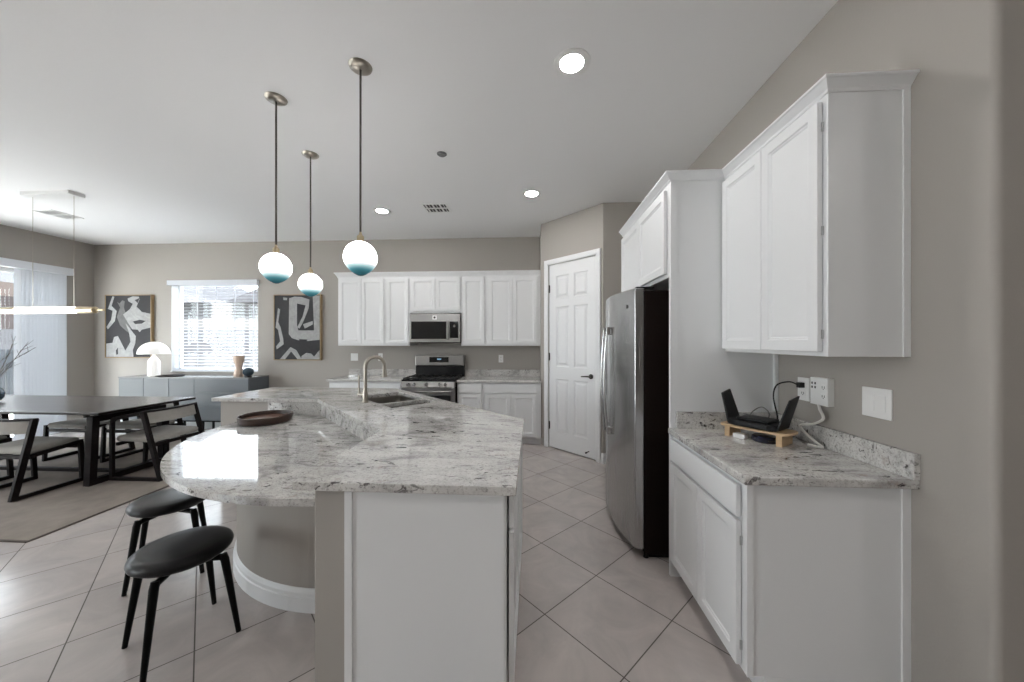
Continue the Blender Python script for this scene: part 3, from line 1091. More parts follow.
# ------------------------------------------------------------------ refrigerator
FRX, FRY = 0.655, 2.325
FW = 0.905
fg = thing('refrigerator', 'stainless side by side refrigerator with dark sides in the cabinet alcove', 'refrigerator', (1.0, FRY, 0))
FO = Vector((1.0, FRY, 0))
LMB(FO).box(0.725, 1.40, FRY, FRY + FW, 0.035, 1.755).build('body', 'sidedark', fg, bevel=0.004, label='dark brown side casing')
LMB(FO).box(0.76, 1.36, FRY + 0.03, FRY + FW - 0.03, 0.0, 0.035).build('base_grille', 'blackplastic', fg)


def fx(y):   # bowed front
    s_ = (y - FRY) / FW * 2 - 1
    return 0.598 + 0.066 * s_ * s_


ysplit = FRY + FW * 0.54
for nm, ya, yb in (('door', FRY + 0.002, ysplit - 0.004), ('freezer_door', ysplit + 0.004, FRY + FW - 0.002)):
    n_ = 16
    pts = [(fx(ya + (yb - ya) * i / n_), ya + (yb - ya) * i / n_) for i in range(n_ + 1)]
    d_ = LMB(FO)
    d_.prism(pts + [(0.722, yb), (0.722, ya)], 0.065, 1.772)
    o_ = d_.build(nm, 'steelv', fg, bevel=0.006, seg=3)
    hy = yb - 0.06 if nm == 'door' else ya + 0.06
    hx = fx(hy)
    hh = LMB(FO)
    pp = []
    for i in range(13):
        t_ = i / 12
        bow = 0.024 + 0.024 * math.sin(math.pi * t_)
        pp.append((hx - bow, hy, 0.72 + 0.80 * t_))
    hh.tube(pp, [0.011] * 13, 10)
    hh.build('handle', 'chrome', o_, label='bowed steel handle')
    for z in (0.735, 1.505):
        hb = LMB(FO).box(hx - 0.032, hx - 0.001, hy - 0.014, hy + 0.014, z - 0.03, z + 0.03)
        hb.build('handle_bracket', 'chrome', o_, bevel=0.004)
    if nm == 'freezer_door':
        dy = (ya + yb) / 2 + 0.02
        dp = LMB(FO)
        dp.prism([(fx(dy - 0.09) - 0.003, dy - 0.09), (fx(dy) - 0.004, dy), (fx(dy + 0.09) - 0.003, dy + 0.09), (fx(dy + 0.09) + 0.004, dy + 0.09), (fx(dy - 0.09) + 0.006, dy - 0.09)], 0.98, 1.32)
        dp.build('dispenser', 'blackglass', o_)
    else:
        cy_ = ya + 0.10
        LMB(FO).tube([(fx(cy_) - 0.0005, cy_, 1.66), (fx(cy_) - 0.003, cy_, 1.66)], 0.014, 16).build('emblem', 'smear', o_, label='small round badge')
for yy in (FRY + 0.03, FRY + FW - 0.07):
    LMB(FO).box(0.68, 0.80, yy, yy + 0.04, 1.7725, 1.785).build('hinge_cover', 'blackplastic', fg, bevel=0.003)
for yy in (FRY + 0.03, FRY + FW - 0.03):
    LMB(FO).lathe([(0.018, 0), (0.014, 0.01), (0.014, 0.0345)], (0.742, yy, 0), 12).build('foot', 'blackplastic', fg)

CT = 0.90
# ------------------------------------------------------------------ router corner
ST = thing('monitor_riser', 'light bamboo riser shelf on the right granite counter', 'shelf', (1.192, 1.938, CT), math.radians(90))
RA = math.radians(-53.6)
ST.rotation_euler = (0, 0, RA)
# riser: local x long, y deep
mb = MB().prism(rrect(-0.162, 0.162, -0.075, 0.075, 0.03), 0.055, 0.068)
mb.build('top_board', 'bamboo', ST, bevel=0.003)
for xx in (-0.121, 0.121):
    MB().box(xx - 0.013, xx + 0.013, -0.066, 0.066, 0.0, 0.0548).build('leg', 'bamboo', ST, bevel=0.002)
RT = thing('wireless_router', 'black wireless router with two raised fin antennas on the bamboo riser', 'router', (1.192, 1.938, CT + 0.068), RA)
MB().prism([(-0.115, -0.07), (-0.075, -0.085), (0.075, -0.085), (0.115, -0.07), (0.115, 0.07), (0.075, 0.08), (-0.075, 0.08), (-0.115, 0.07)], 0.004, 0.034).prism([(-0.075, -0.065), (0.075, -0.065), (0.08, 0.06), (-0.08, 0.06)], 0.034, 0.048).build('router_body', 'blackplastic', RT, bevel=0.006)
for xx, sg in ((-0.112, -1), (0.112, 1)):
    an = MB()
    # leaning fin
    lean = 0.05 * sg
    vv = []
    for yy, z in ((-0.070, 0.006), (0.070, 0.006), (0.055, 0.180), (-0.045, 0.165)):
        f_ = (z - 0.006) / 0.17
        vv.append((xx + lean * f_ - 0.005, yy, z))
        vv.append((xx + lean * f_ + 0.005, yy, z))
    an.add(vv, [(0, 2, 4, 6), (1, 7, 5, 3), (0, 1, 3, 2), (2, 3, 5, 4), (4, 5, 7, 6), (6, 7, 1, 0)])
    an.build('antenna', 'blackplastic', RT, bevel=0.003)
mb = MB()
for xx in (-0.08, 0.08):
    mb.box(xx - 0.012, xx + 0.012, -0.06, 0.06, 0.0, 0.005)
mb.build('foot', 'slot', RT)
Rm = Matrix.Rotation(RA, 3, 'Z')


def rl(x, y):
    q = Rm @ Vector((x, y, 0))
    return (1.192 + q.x, 1.938 + q.y)


wb = rl(-0.060, -0.05)
tag(MB().box(-0.030, 0.030, -0.022, 0.022, 0, 0.026).build('modem_box', 'plate', bevel=0.004), 'small white box under the bamboo riser', 'box').location = (wb[0], wb[1], CT + 0.0002)
bpy.data.objects['modem_box'].rotation_euler = (0, 0, RA)
pk = rl(0.040, -0.012)
pkt = thing('hub_puck', 'dark blue round puck device under the bamboo riser', 'hub', (pk[0], pk[1], CT))
MB().lathe([(0.0, 0), (0.052, 0), (0.058, 0.006), (0.058, 0.026), (0.050, 0.033), (0.0, 0.0331)], seg=32).build('puck_body', 'puck', pkt)
MB().tube([(-0.02, -0.0565, 0.016), (0.0, -0.0595, 0.016), (0.02, -0.0565, 0.016)], 0.004, 6).build('port_strip', 'slot', pkt)


def plate_on_right(name, label, cat, yc, zc, w, h, draw, th=0.006):
    r = thing(name, label, cat, (XR, yc, zc), -H90)     # local -y looks into the room, local +x towards the viewer
    MB().box(-w / 2, w / 2, -th, -0.0002, -h / 2, h / 2).build('cover_plate', 'plate', r, bevel=0.002)
    draw(r)
    return r


def duplex(r, xo=0.0, y=-0.006):
    for z in (-0.022, 0.022):
        m_ = MB()
        m_.box(xo - 0.016, xo + 0.016, y - 0.002, y - 0.0001, z - 0.014, z + 0.014)
        m_.cur = 1
        m_.box(xo - 0.008, xo - 0.005, y - 0.0026, y - 0.0019, z - 0.004, z + 0.007).box(xo + 0.005, xo + 0.008, y - 0.0026, y - 0.0019, z - 0.004, z + 0.007)
        m_.box(xo - 0.002, xo + 0.002, y - 0.0026, y - 0.0019, z - 0.010, z - 0.006)
        m_.build('socket', ['plate', 'slot'], r)


def switches(r):
    for xo in (-0.024, 0.024):
        MB().box(xo - 0.017, xo + 0.017, -0.0085, -0.0061, -0.034, 0.034).build('rocker', 'plate', r, bevel=0.001)


plate_on_right('light_switch', 'white double rocker switch plate on the right wall', 'light switch', 1.558, 1.163, 0.127, 0.125, switches)
plate_on_right('wall_outlet', 'white outlet plate with black plug, right wall above the router', 'outlet', 1.955, 1.168, 0.080, 0.122, lambda r: duplex(r))
ad = plate_on_right('outlet_adapter', 'thick white multi outlet adapter on the right wall', 'outlet adapter', 1.820, 1.174, 0.106, 0.135,
                    lambda r: [duplex(r, 0.03, -0.032)], th=0.032)
m_ = MB()
for zc_ in (0.018, 0.038):
    m_.box(-0.045, -0.036, -0.0325, -0.0319, zc_ - 0.005, zc_ + 0.006).box(-0.026, -0.017, -0.0325, -0.0319, zc_ - 0.005, zc_ + 0.006)
m_.build('usb_port', 'slot', ad)
pl = thing('power_cord', 'black power cord looping from the wall outlet to the router', 'cord', (XR, 1.950, 1.186))
PO = Vector((XR, 1.950, 1.186))
LMB(PO).box(XR - 0.038, XR - 0.0092, 1.938, 1.962, 1.176, 1.204).build('plug', 'blackplastic', pl, bevel=0.003)


def bez(pts, n=8):
    out = []
    P = [Vector(p) for p in pts]
    for i in range(len(P) - 1):
        p0, p1, p2, p3 = P[max(0, i - 1)], P[i], P[i + 1], P[min(len(P) - 1, i + 2)]
        for k in range(n):
            t_ = k / n
            out.append(0.5 * ((2 * p1) + (p2 - p0) * t_ + (2 * p0 - 5 * p1 + 4 * p2 - p3) * t_ ** 2 + (3 * p1 - p0 - 3 * p2 + p3) * t_ ** 3))
    out.append(P[-1])
    return [tuple(p) for p in out]


ra = rl(0.05, 0.085)
LMB(PO).tube(bez([(XR - 0.036, 1.950, 1.190), (XR - 0.07, 1.965, 1.205), (XR - 0.12, 1.985, 1.185), (XR - 0.135, 1.990, 1.12), (ra[0] + 0.02, ra[1] + 0.012, CT + 0.115), (ra[0], ra[1], CT + 0.09)]), 0.0038, 8).build('cable', 'blackplastic', pl)
wc = thing('charging_cable', 'thick white cable hanging from the outlet adapter to the counter', 'cable', (XR, 1.86, 0.95))
WO = Vector((XR, 1.86, 0.95))
LMB(WO).tube(bez([(XR - 0.022, 1.835, 1.112), (XR - 0.030, 1.815, 1.085), (XR - 0.035, 1.790, 1.045), (XR - 0.050, 1.830, 1.010), (XR - 0.07, 1.885, 0.99), (XR - 0.06, 1.865, 0.955), (XR - 0.05, 1.815, 0.925), (XR - 0.042, 1.785, CT + 0.008), (XR - 0.055, 1.79, CT + 0.0072), (XR - 0.075, 1.83, CT + 0.0066)]), 0.006, 10).build('cable_run', 'cord', wc)
gc = thing('data_cable', 'thin grey cable arching over the back of the router', 'cable', (1.27, 1.9, 1.0))
GO = Vector((1.27, 1.9, 1.0))
a1, a2 = rl(-0.065, 0.084), rl(0.015, 0.086)
LMB(GO).tube(bez([(a1[0], a1[1], CT + 0.09), (a1[0] + 0.02, a1[1] + 0.03, CT + 0.115), ((a1[0] + a2[0]) / 2 + 0.03, (a1[1] + a2[1]) / 2 + 0.03, CT + 0.155), (a2[0] + 0.02, a2[1] + 0.02, CT + 0.13), (a2[0], a2[1], CT + 0.09)]), 0.0028, 8).build('cable_run', 'smear', gc)

# back wall plates
def plate_on_back(name, label, cat, xc, zc, w, draw):
    r = thing(name, label, cat, (xc, YB, zc), 0)
    MB().box(-w / 2, w / 2, -0.006, -0.0002, -0.059, 0.059).build('cover_plate', 'plate', r, bevel=0.002)
    draw(r)


plate_on_back('light_switch', 'white double switch plate on the back wall left of the faucet', 'light switch', -2.845, 1.178, 0.118, switches)
plate_on_back('wall_outlet', 'white outlet on the back wall just right of the faucet', 'outlet', -2.42, 1.178, 0.072, lambda r: duplex(r))
plate_on_back('wall_outlet', 'white outlet on the back wall right of the range', 'outlet', -0.502, 1.158, 0.072, lambda r: duplex(r))

# ------------------------------------------------------------------ stools
def make_stool(label, loc, rz):
    r = thing('low_stool', label, 'stool', loc, rz, 'black leather stools at the round counter')
    MB().lathe([(0.0, 0.0), (0.145, 0.0), (0.170, 0.005), (0.186, 0.017), (0.190, 0.030), (0.186, 0.043), (0.174, 0.053), (0.15, 0.059), (0.10, 0.062), (0.0, 0.063)], (0, 0, 0.400), 48).build('seat', 'leather', r)
    MB().lathe([(0.0, 0.0), (0.038, 0.0), (0.046, 0.008), (0.046, 0.036), (0.0, 0.0361)], (0, 0, 0.3635), 20).build('hub', 'blackmetal', r)
    for k in range(4):
        a = k * H90
        c_, s_ = math.cos(a), math.sin(a)
        lg = MB()
        lg.tube([(0.03 * c_, 0.03 * s_, 0.378), (0.160 * c_, 0.160 * s_, 0.374), (0.174 * c_, 0.174 * s_, 0.364)], [0.013, 0.015, 0.017], 10)
        lg.tube([(0.167 * c_, 0.167 * s_, 0.388), (0.174 * c_, 0.174 * s_, 0.360), (0.233 * c_, 0.233 * s_, 0.002)], [0.015, 0.0175, 0.0105], 12)
        lg.build('leg', 'blackmetal', r)
    return r


s1 = make_stool('black round stool nearest the camera, in front of the round counter', (-1.668, 1.567, 0), math.radians(15))
dup(s1, (-2.262, 2.045, 0), math.radians(-5), 'black round stool tucked farther under the round counter, nearer the dining table')

# ------------------------------------------------------------------ dining area
rug = MB().box(-7.15, -3.585, 2.265, 4.75, 0.0002, 0.009).build('area_rug', 'rug', bevel=0.003)
tag(rug, 'beige area rug under the dining table', 'rug')
MB().sweep([(0, 0.0002), (0.016, 0.0002), (0.016, 0.0090), (0, 0.0090)], [(-7.15, 2.265), (-7.15, 4.75), (-3.585, 4.75), (-3.585, 2.265)], closed=True).build('binding', 'rugedge', rug)
RZ = 0.0098
TX0, TX1, TY0, TY1 = -6.66, -4.08, 3.035, 3.985
TO = Vector((-5.37, 3.51, RZ))
dt = thing('dining_table', 'long dark dining table with thin top on sled frames', 'table', tuple(TO))
tt = LMB(TO)
tt.box(TX0, TX1, TY0, TY1, 0.746, 0.7525).build('tabletop', 'tabletop', dt, bevel=0.003)
LMB(TO).box(TX0, TX1, TY0, TY1, 0.728, 0.7458).build('edge_band', 'darkwood', dt, bevel=0.004, label='near black table edge')
for xx in (TX1 - 0.268, TX0 + 0.268):
    fr = LMB(TO)
    fr.strip([(TY0 + 0.135, 0.035), (TY1 - 0.135, 0.035), (TY1 - 0.16, 0.655), (TY0 + 0.16, 0.655)], 0.06, xx - 0.034, xx + 0.034, closed=True)
    f_ = fr.build('trestle', 'darkwood', dt, bevel=0.002)
    for yy in (TY0 + 0.22, (TY0 + TY1) / 2, TY1 - 0.22):
        LMB(TO).box(xx - 0.03, xx + 0.03, yy - 0.03, yy + 0.03, 0.6852, 0.7278).build('spacer', 'darkwood', f_)
LMB(TO).box(TX0 + 0.303, TX1 - 0.303, 3.49, 3.53, RZ + 0.0, 0.045).build('stretcher', 'darkwood', dt, bevel=0.002)


def make_chair(label, loc, rz, arms, group):
    """faces +y"""
    r = thing('dining_chair', label, 'chair', loc, rz, group)
    hw = 0.265
    for s_ in (-1, 1):
        x0_, x1_ = (hw - 0.014, hw + 0.016) if s_ > 0 else (-hw - 0.016, -hw + 0.014)
        f_ = MB()
        if arms:
            f_.strip([(-0.268, 0.016), (0.262, 0.016), (0.262, 0.595), (0.235, 0.625), (-0.075, 0.688), (-0.268, 0.016)][:5] + [(-0.085, 0.688)][:0], 0.036, x0_, x1_)
            f_.strip([(-0.272, 0.003), (-0.075, 0.70)], 0.046, x0_ - 0.001, x1_ + 0.001)
        else:
            f_.strip([(-0.268, 0.017), (0.205, 0.017), (0.190, 0.405), (-0.170, 0.365)], 0.034, x0_, x1_)
            f_.strip([(-0.272, 0.003), (-0.135, 0.70)], 0.046, x0_ - 0.001, x1_ + 0.001)
        f_.build('side_frame', 'darkwood', r, bevel=0.003)
    fy = 0.243 if arms else 0.195
    MB().box(-hw + 0.0145, hw - 0.0145, fy - 0.03, fy, 0.345, 0.378).build('seat_rail', 'darkwood', r, bevel=0.002)
    MB().box(-hw + 0.0145, hw - 0.0145, -0.16, -0.13, 0.335, 0.368).build('seat_rail', 'darkwood', r, bevel=0.002)
    # cushion
    vv, ff = [], []
    yb_, yf_ = -0.165, fy + 0.01
    ring = []
    for e, z in ((0.010, 0.0), (0.0, 0.012), (0.0, 0.040), (0.012, 0.054), (0.05, 0.062)):
        ring.append([(px, py, 0.379 + z + (py - yb_) / (yf_ - yb_) * 0.012) for px, py in rrect(-hw + 0.018 + e, hw - 0.018 - e, yb_ + e, yf_ - e, 0.03 - min(e, .02))])
    k = len(ring[0])
    for g_ in ring:
        vv += g_
    for i in range(len(ring) - 1):
        for q in range(k):
            ff.append((i * k + q, i * k + (q + 1) % k, (i + 1) * k + (q + 1) % k, (i + 1) * k + q))
    ff += [tuple(range(k)), tuple((len(ring) - 1) * k + q for q in range(k))]
    cu = MB()
    cu.smooth = True
    cu.add(vv, ff).build('seat_cushion', 'linen', r)
    # curved backrest: upholstered band with a dark rim
    for nm, z0, z1, th, mt in (('backrest', 0.575, 0.686, 0.026, 'linen'), ('top_rail', 0.6865, 0.706, 0.036, 'darkwood')):
        vv, ff = [], []
        nseg = 14
        for i in range(nseg + 1):
            t_ = i / nseg * 2 - 1
            px = t_ * (hw + 0.014 if nm == 'top_rail' else hw - 0.016)
            bow = -0.055 * (1 - t_ * t_)
            for z in (z0, z1):
                yc = (-0.11 if arms else -0.165) + bow + (z - 0.575) * 0.25
                vv += [(px, yc - th / 2, z), (px, yc + th / 2, z)]
        for i in range(nseg):
            a, b_ = i * 4, i * 4 + 4
            ff += [(a, b_, b_ + 2, a + 2), (a + 1, a + 3, b_ + 3, b_ + 1), (a + 2, b_ + 2, b_ + 3, a + 3), (a, a + 1, b_ + 1, b_)]
        ff += [(0, 2, 3, 1), (nseg * 4, nseg * 4 + 1, nseg * 4 + 3, nseg * 4 + 2)]
        bk = MB()
        bk.smooth = True
        bk.add(vv, ff).build(nm, mt, r, bevel=0.003)
    return r


gch = 'low chairs around the dining table'
ch = make_chair('dark framed low chair with grey seat nearest the camera, left of frame', (-4.842, 3.07, RZ), 0, False, gch)
dup(ch, (-5.66, 3.08, RZ), 0, 'dark framed low chair at the near table side, cut off at the left edge', gch)
dup(ch, (-4.76, 3.985, RZ), math.pi, 'grey seat chair on the far table side, the one closer to the end armchair', gch)
dup(ch, (-5.50, 3.985, RZ), math.pi, 'grey seat chair on the far table side, closer to the sliding door', gch)
make_chair('dark framed low armchair with grey back at the end of the table', (-4.032, 3.575, RZ), H90, True, gch)

# vase with bare branches on the table
vs = thing('flower_vase', 'dark blue vase of bare branches on the dining table at left edge', 'vase', (-5.97, 3.5, RZ + 0.752))
MB().lathe([(0.0, 0.0), (0.045, 0.0), (0.075, 0.03), (0.088, 0.08), (0.075, 0.13), (0.04, 0.165), (0.032, 0.185), (0.038, 0.20), (0.030, 0.198), (0.025, 0.18), (0.0, 0.17)], seg=28).build('vase_body', 'vase', vs)
rnd = random.Random(4)
tips = [(0.33, -0.05, 0.56), (0.50, 0.02, 0.60), (0.20, 0.05, 0.72), (0.42, -0.10, 0.42), (0.08, -0.05, 0.80), (-0.22, 0.02, 0.70), (-0.38, 0.05, 0.52), (0.28, 0.10, 0.66)]
for tx, ty, tz in tips:
    mid = (tx * 0.45 + rnd.uniform(-.03, .03), ty * 0.5 + rnd.uniform(-.03, .03), 0.19 + (tz - 0.19) * 0.55)
    b_ = MB().tube(bez([(0, 0, 0.175), mid, (tx, ty, tz)], 5), [0.005 - 0.0035 * i / 10 for i in range(11)], 6)
    for q in range(3):
        f_ = 0.45 + 0.17 * q
        p = Vector(mid).lerp(Vector((tx, ty, tz)), f_ * 0.9)
        b_.tube([tuple(p), tuple(p + Vector((rnd.uniform(0.0, .10), rnd.uniform(-.05, .05), rnd.uniform(0.02, .09))))], [0.0025, 0.001], 5)
    b_.build('branch', 'twig', vs)

# linear pendant above the table
cn = thing('linear_pendant', 'glowing tube pendant with brass ends hung over the dining table', 'pendant light', (-5.30, 3.5, CEIL))
CO = Vector((-5.30, 3.5, CEIL))
LMB(CO).box(-5.52, -4.945, 3.425, 3.565, CEIL - 0.035, CEIL).build('canopy', 'plate', cn, bevel=0.004, label='white ceiling canopy')
LMB(CO).tube([(-5.66, 3.5, 1.765), (-4.94, 3.5, 1.765)], 0.036, 20).build('tube', 'tubelens', cn, label='glowing tube')
for sg in (-1, 1):
    e0 = -5.30 + sg * 0.36
    en = LMB(CO)
    en.tube([(e0, 3.5, 1.765), (e0 + sg * 0.02, 3.5, 1.765), (e0 + sg * 0.20, 3.5, 1.765), (e0 + sg * 0.215, 3.5, 1.765)], [0.038, 0.039, 0.036, 0.020], 20)
    en.tube([(e0 + sg * 0.21, 3.5, 1.765), (e0 + sg * 0.30, 3.5, 1.765)], 0.012, 12)
    en.build('end_cap', 'brass', cn, label='brass end cap')
    cx_ = -5.235 + sg * 0.245
    LMB(CO).tube([(cx_, 3.5, 1.80), (cx_, 3.5, CEIL - 0.035)], 0.0022, 6).build('suspension_cable', 'nickel', cn)

# sideboard
BX0, BX1, BYF, BYB = -6.36, -4.258, 4.975, 5.385
SO = Vector((-5.32, 5.18, 0))
sb = thing('sideboard', 'long blue grey lacquer sideboard under the dining window', 'sideboard', tuple(SO))
LMB(SO).box(BX0 + 0.004, BX1 - 0.004, BYF + 0.02, BYB, 0.225, 0.862).build('cabinet_body', 'greylac', sb, bevel=0.002)
LMB(SO).box(BX0, BX1, BYF, BYB, 0.8622, 0.882).build('top', 'greytop', sb, bevel=0.002, label='pale grey top')
xs = [BX0 + 0.006, -5.945, -5.535, -5.125]
for a, b_ in zip(xs[:-1], xs[1:]):
    LMB(SO).box(a + 0.003, b_ - 0.003, BYF + 0.002, BYF + 0.0198, 0.228, 0.859).build('door', 'greylac', sb, bevel=0.002)
for z0, z1 in ((0.228, 0.435), (0.441, 0.648), (0.654, 0.859)):
    LMB(SO).box(-5.122, BX1 - 0.008, BYF + 0.002, BYF + 0.0198, z0, z1).build('drawer', 'greylac', sb, bevel=0.002)
for xx in (-6.02, -5.325, -4.86):
    for yy in (BYF + 0.05, BYB - 0.06):
        LMB(SO).box(xx - 0.011, xx + 0.011, yy - 0.011, yy + 0.011, 0.0, 0.2018).build('leg', 'blackmetal', sb)
for yy in (BYF + 0.05, BYB - 0.06):
    LMB(SO).box(-6.03, -4.60, yy - 0.012, yy + 0.012, 0.202, 0.2248).build('leg_rail', 'blackmetal', sb)
TZ = 0.8822
lm = thing('table_lamp', 'white mushroom dome table lamp on the sideboard', 'lamp', (-5.985, 5.16, TZ))
MB().lathe([(0.0, 0.0), (0.074, 0.0), (0.074, 0.225), (0.071, 0.238), (0.012, 0.342), (0.008, 0.36), (0.008, 0.50), (0.0, 0.501)], seg=40).build('base', 'lampwhite', lm)
dome = [(0.190 * math.cos(math.radians(a)), 0.345 + 0.195 * math.sin(math.radians(a))) for a in range(0, 90, 6)] + [(0.0, 0.540)]
dome_in = [(0.0, 0.530)] + [(0.183 * math.cos(math.radians(a)), 0.345 + 0.186 * math.sin(math.radians(a))) for a in range(84, -1, -6)]
MB().lathe(dome_in + dome, seg=48, cap=False).build('lamp_shade', 'lampwhite', lm)
# candle holder, smart ball, flat dish
cd = thing('candle_holder', 'pinkish hourglass shaped candle holder on the sideboard', 'candle holder', (-4.555, 5.14, TZ))
MB().lathe([(0.0, 0), (0.060, 0), (0.070, 0.02), (0.064, 0.07), (0.042, 0.125), (0.046, 0.17), (0.070, 0.235), (0.072, 0.325), (0.066, 0.325), (0.058, 0.235), (0.0, 0.205)], seg=28).build('holder_body', 'amber', cd)
MB().lathe([(0.0, 0.206), (0.040, 0.215), (0.055, 0.240), (0.055, 0.285), (0.0, 0.2855)], seg=24).build('candle', 'bamboo', cd)
spk = thing('smart_speaker', 'slate blue ball speaker on the sideboard beside the candle holder', 'speaker', (-4.385, 5.12, TZ))
MB().lathe([(0.0, 0.012)] + [(0.072 * math.cos(math.radians(a)), 0.075 + 0.066 * math.sin(math.radians(a))) for a in range(-64, 90, 11)] + [(0.0, 0.141)], seg=32).build('fabric_shell', 'speaker', spk)
MB().lathe([(0.0, 0.0), (0.045, 0.0), (0.045, 0.016), (0.0, 0.0161)], seg=24).build('base', 'blackplastic', spk)
dp = thing('flat_dish', 'flat dark rimmed dish on the sideboard beside the lamp', 'dish', (-5.64, 5.10, TZ))
MB().lathe([(0.0, 0.0), (0.10, 0.0), (0.165, 0.010), (0.172, 0.016), (0.165, 0.018), (0.10, 0.009), (0.0, 0.008)], seg=48).build('dish_body', 'sidedark', dp)

# pictures
def picture(label, x0, x1, z0, z1, shapes, side):
    P = Vector((x0, YB, z0))
    w_, h_ = x1 - x0, z1 - z0
    r = thing('framed_painting', label, 'painting', tuple(P))
    fr = MB()
    t_ = 0.012
    D_ = 0.050
    fr.box(0, t_, -D_, -0.0005, 0, h_).box(w_ - t_, w_, -D_, -0.0005, 0, h_).box(t_, w_ - t_, -D_, -0.0005, 0, t_).box(t_, w_ - t_, -D_, -0.0005, h_ - t_, h_)
    fr.build('frame', 'oakframe', r)
    c = MB()
    c.box(t_ + 0.0005, w_ - t_ - 0.0005, -D_ + 0.006, -0.002, t_ + 0.0005, h_ - t_ - 0.0005)
    lay = 0
    for mi, pts in shapes:
        c.cur = mi
        lay += 1
        y_ = -D_ + 0.006 - 0.0004 * (1 + lay)
        c.add([(t_ + 0.002 + u * (w_ - 2 * t_ - 0.004), y_, t_ + 0.002 + (1 - v) * (h_ - 2 * t_ - 0.004)) for u, v in pts], [tuple(range(len(pts)))])
    c.build('canvas', ['canvas', 'stroke', 'smear'], r)
    return r


def nz(pts, x0, x1, y0, y1):
    return [(min(1, max(0, (x - x0) / (x1 - x0))), min(1, max(0, (y - y0) / (y1 - y0)))) for x, y in pts]


A1 = [(1, [(118, 200), (148, 112), (162, 114), (143, 178), (177, 215), (165, 285), (118, 342), (109, 325), (140, 275), (150, 212)]),
      (2, [(180, 150), (196, 162), (215, 140), (231, 146), (226, 190), (240, 240), (238, 262), (272, 340), (250, 362), (200, 315), (178, 255), (200, 190)]),
      (1, [(250, 128), (285, 113), (325, 116), (330, 132), (310, 185), (345, 222), (403, 235), (403, 330), (345, 345), (330, 362), (318, 345), (280, 342), (250, 292), (220, 240), (265, 202), (285, 165), (256, 148)]),
      (0, [(285, 288), (330, 276), (372, 284), (345, 303), (300, 306)]),
      (0, [(298, 140), (330, 125), (318, 160)]),
      (1, [(238, 300), (272, 345), (306, 390), (302, 440), (286, 485), (290, 534), (108, 534), (108, 442), (150, 436), (160, 396), (186, 388), (236, 490), (270, 430), (262, 375)]),
      (0, [(172, 490), (186, 470), (188, 515), (176, 520)])]
picture('black and white abstract painting in gold frame left of the dining window', -7.075, -6.255, 1.155, 2.195, [(m_, nz(p, 105, 403, 108, 535)) for m_, p in A1], 1)
A2 = [(1, [(165, 122), (203, 112), (222, 160), (222, 310), (232, 345), (345, 345), (335, 105), (385, 105), (385, 410), (300, 418), (230, 412), (185, 398), (162, 370)]),
      (1, [(200, 111), (255, 114), (312, 132), (305, 195), (265, 290), (240, 332), (224, 322), (262, 250), (284, 172), (214, 157)]),
      (1, [(265, 302), (336, 280), (336, 304), (278, 332)]),
      (1, [(84, 190), (100, 200), (86, 288), (102, 320), (122, 400), (126, 440), (75, 476), (71, 455), (100, 420), (85, 340), (67, 325), (74, 270)]),
      (1, [(98, 544), (175, 460), (216, 480), (258, 544), (226, 544), (180, 490), (136, 544)]),
      (1, [(255, 522), (290, 500), (325, 505), (346, 525), (385, 480), (385, 544), (252, 544)]),
      (1, [(122, 116), (152, 120), (150, 136), (124, 134)]),
      (0, [(235, 405), (300, 408), (292, 418), (245, 416)])]
picture('black and white abstract painting right of the dining window, behind the pendants', -4.155, -3.375, 1.125, 2.175, [(m_, nz(p, 60, 387, 103, 545)) for m_, p in A2], 1)

# window blind: slats inside the opening, valance in front
bl = thing('window_blind', 'white horizontal slat blind in the dining window', 'blind', (-5.2, YB, WZ0))
BO = Vector((-5.2, YB, WZ0))
LMB(BO).box(WX0 - 0.030, WX1 + 0.018, YB - 0.050, YB - 0.002, 2.345, 2.425).build('valance', 'blind', bl, bevel=0.004)
slat = LMB(BO)
n_s = 27
for i in range(n_s):
    z = WZ0 + 0.065 + i * (2.36 - WZ0 - 0.075) / (n_s - 1)
    tl = math.radians(-7)
    c_, s_ = math.cos(tl) * 0.024, math.sin(tl) * 0.024
    yc = YB + 0.062
    slat.add([(WX0 + 0.012, yc - c_, z + s_ - .0013), (WX1 - 0.012, yc - c_, z + s_ - .0013), (WX1 - 0.012, yc + c_, z - s_ - .0013), (WX0 + 0.012, yc + c_, z - s_ - .0013),
              (WX0 + 0.012, yc - c_, z + s_ + .0013), (WX1 - 0.012, yc - c_, z + s_ + .0013), (WX1 - 0.012, yc + c_, z - s_ + .0013), (WX0 + 0.012, yc + c_, z - s_ + .0013)],
             [(0, 3, 2, 1), (4, 5, 6, 7), (0, 1, 5, 4), (1, 2, 6, 5), (2, 3, 7, 6), (3, 0, 4, 7)])
slat.build('slats', 'blind', bl)
LMB(BO).box(WX0 + 0.012, WX1 - 0.012, YB + 0.035, YB + 0.085, WZ0 + 0.0125, WZ0 + 0.034).build('bottom_rail', 'blind', bl, bevel=0.003)
ld = LMB(BO)
for xx in (-5.85, -5.53, -5.205, -4.88, -4.56):
    ld.box(xx - 0.005, xx + 0.005, YB + 0.031, YB + 0.0335, WZ0 + 0.034, 2.38)
ld.build('ladder_tape', 'blind', bl)
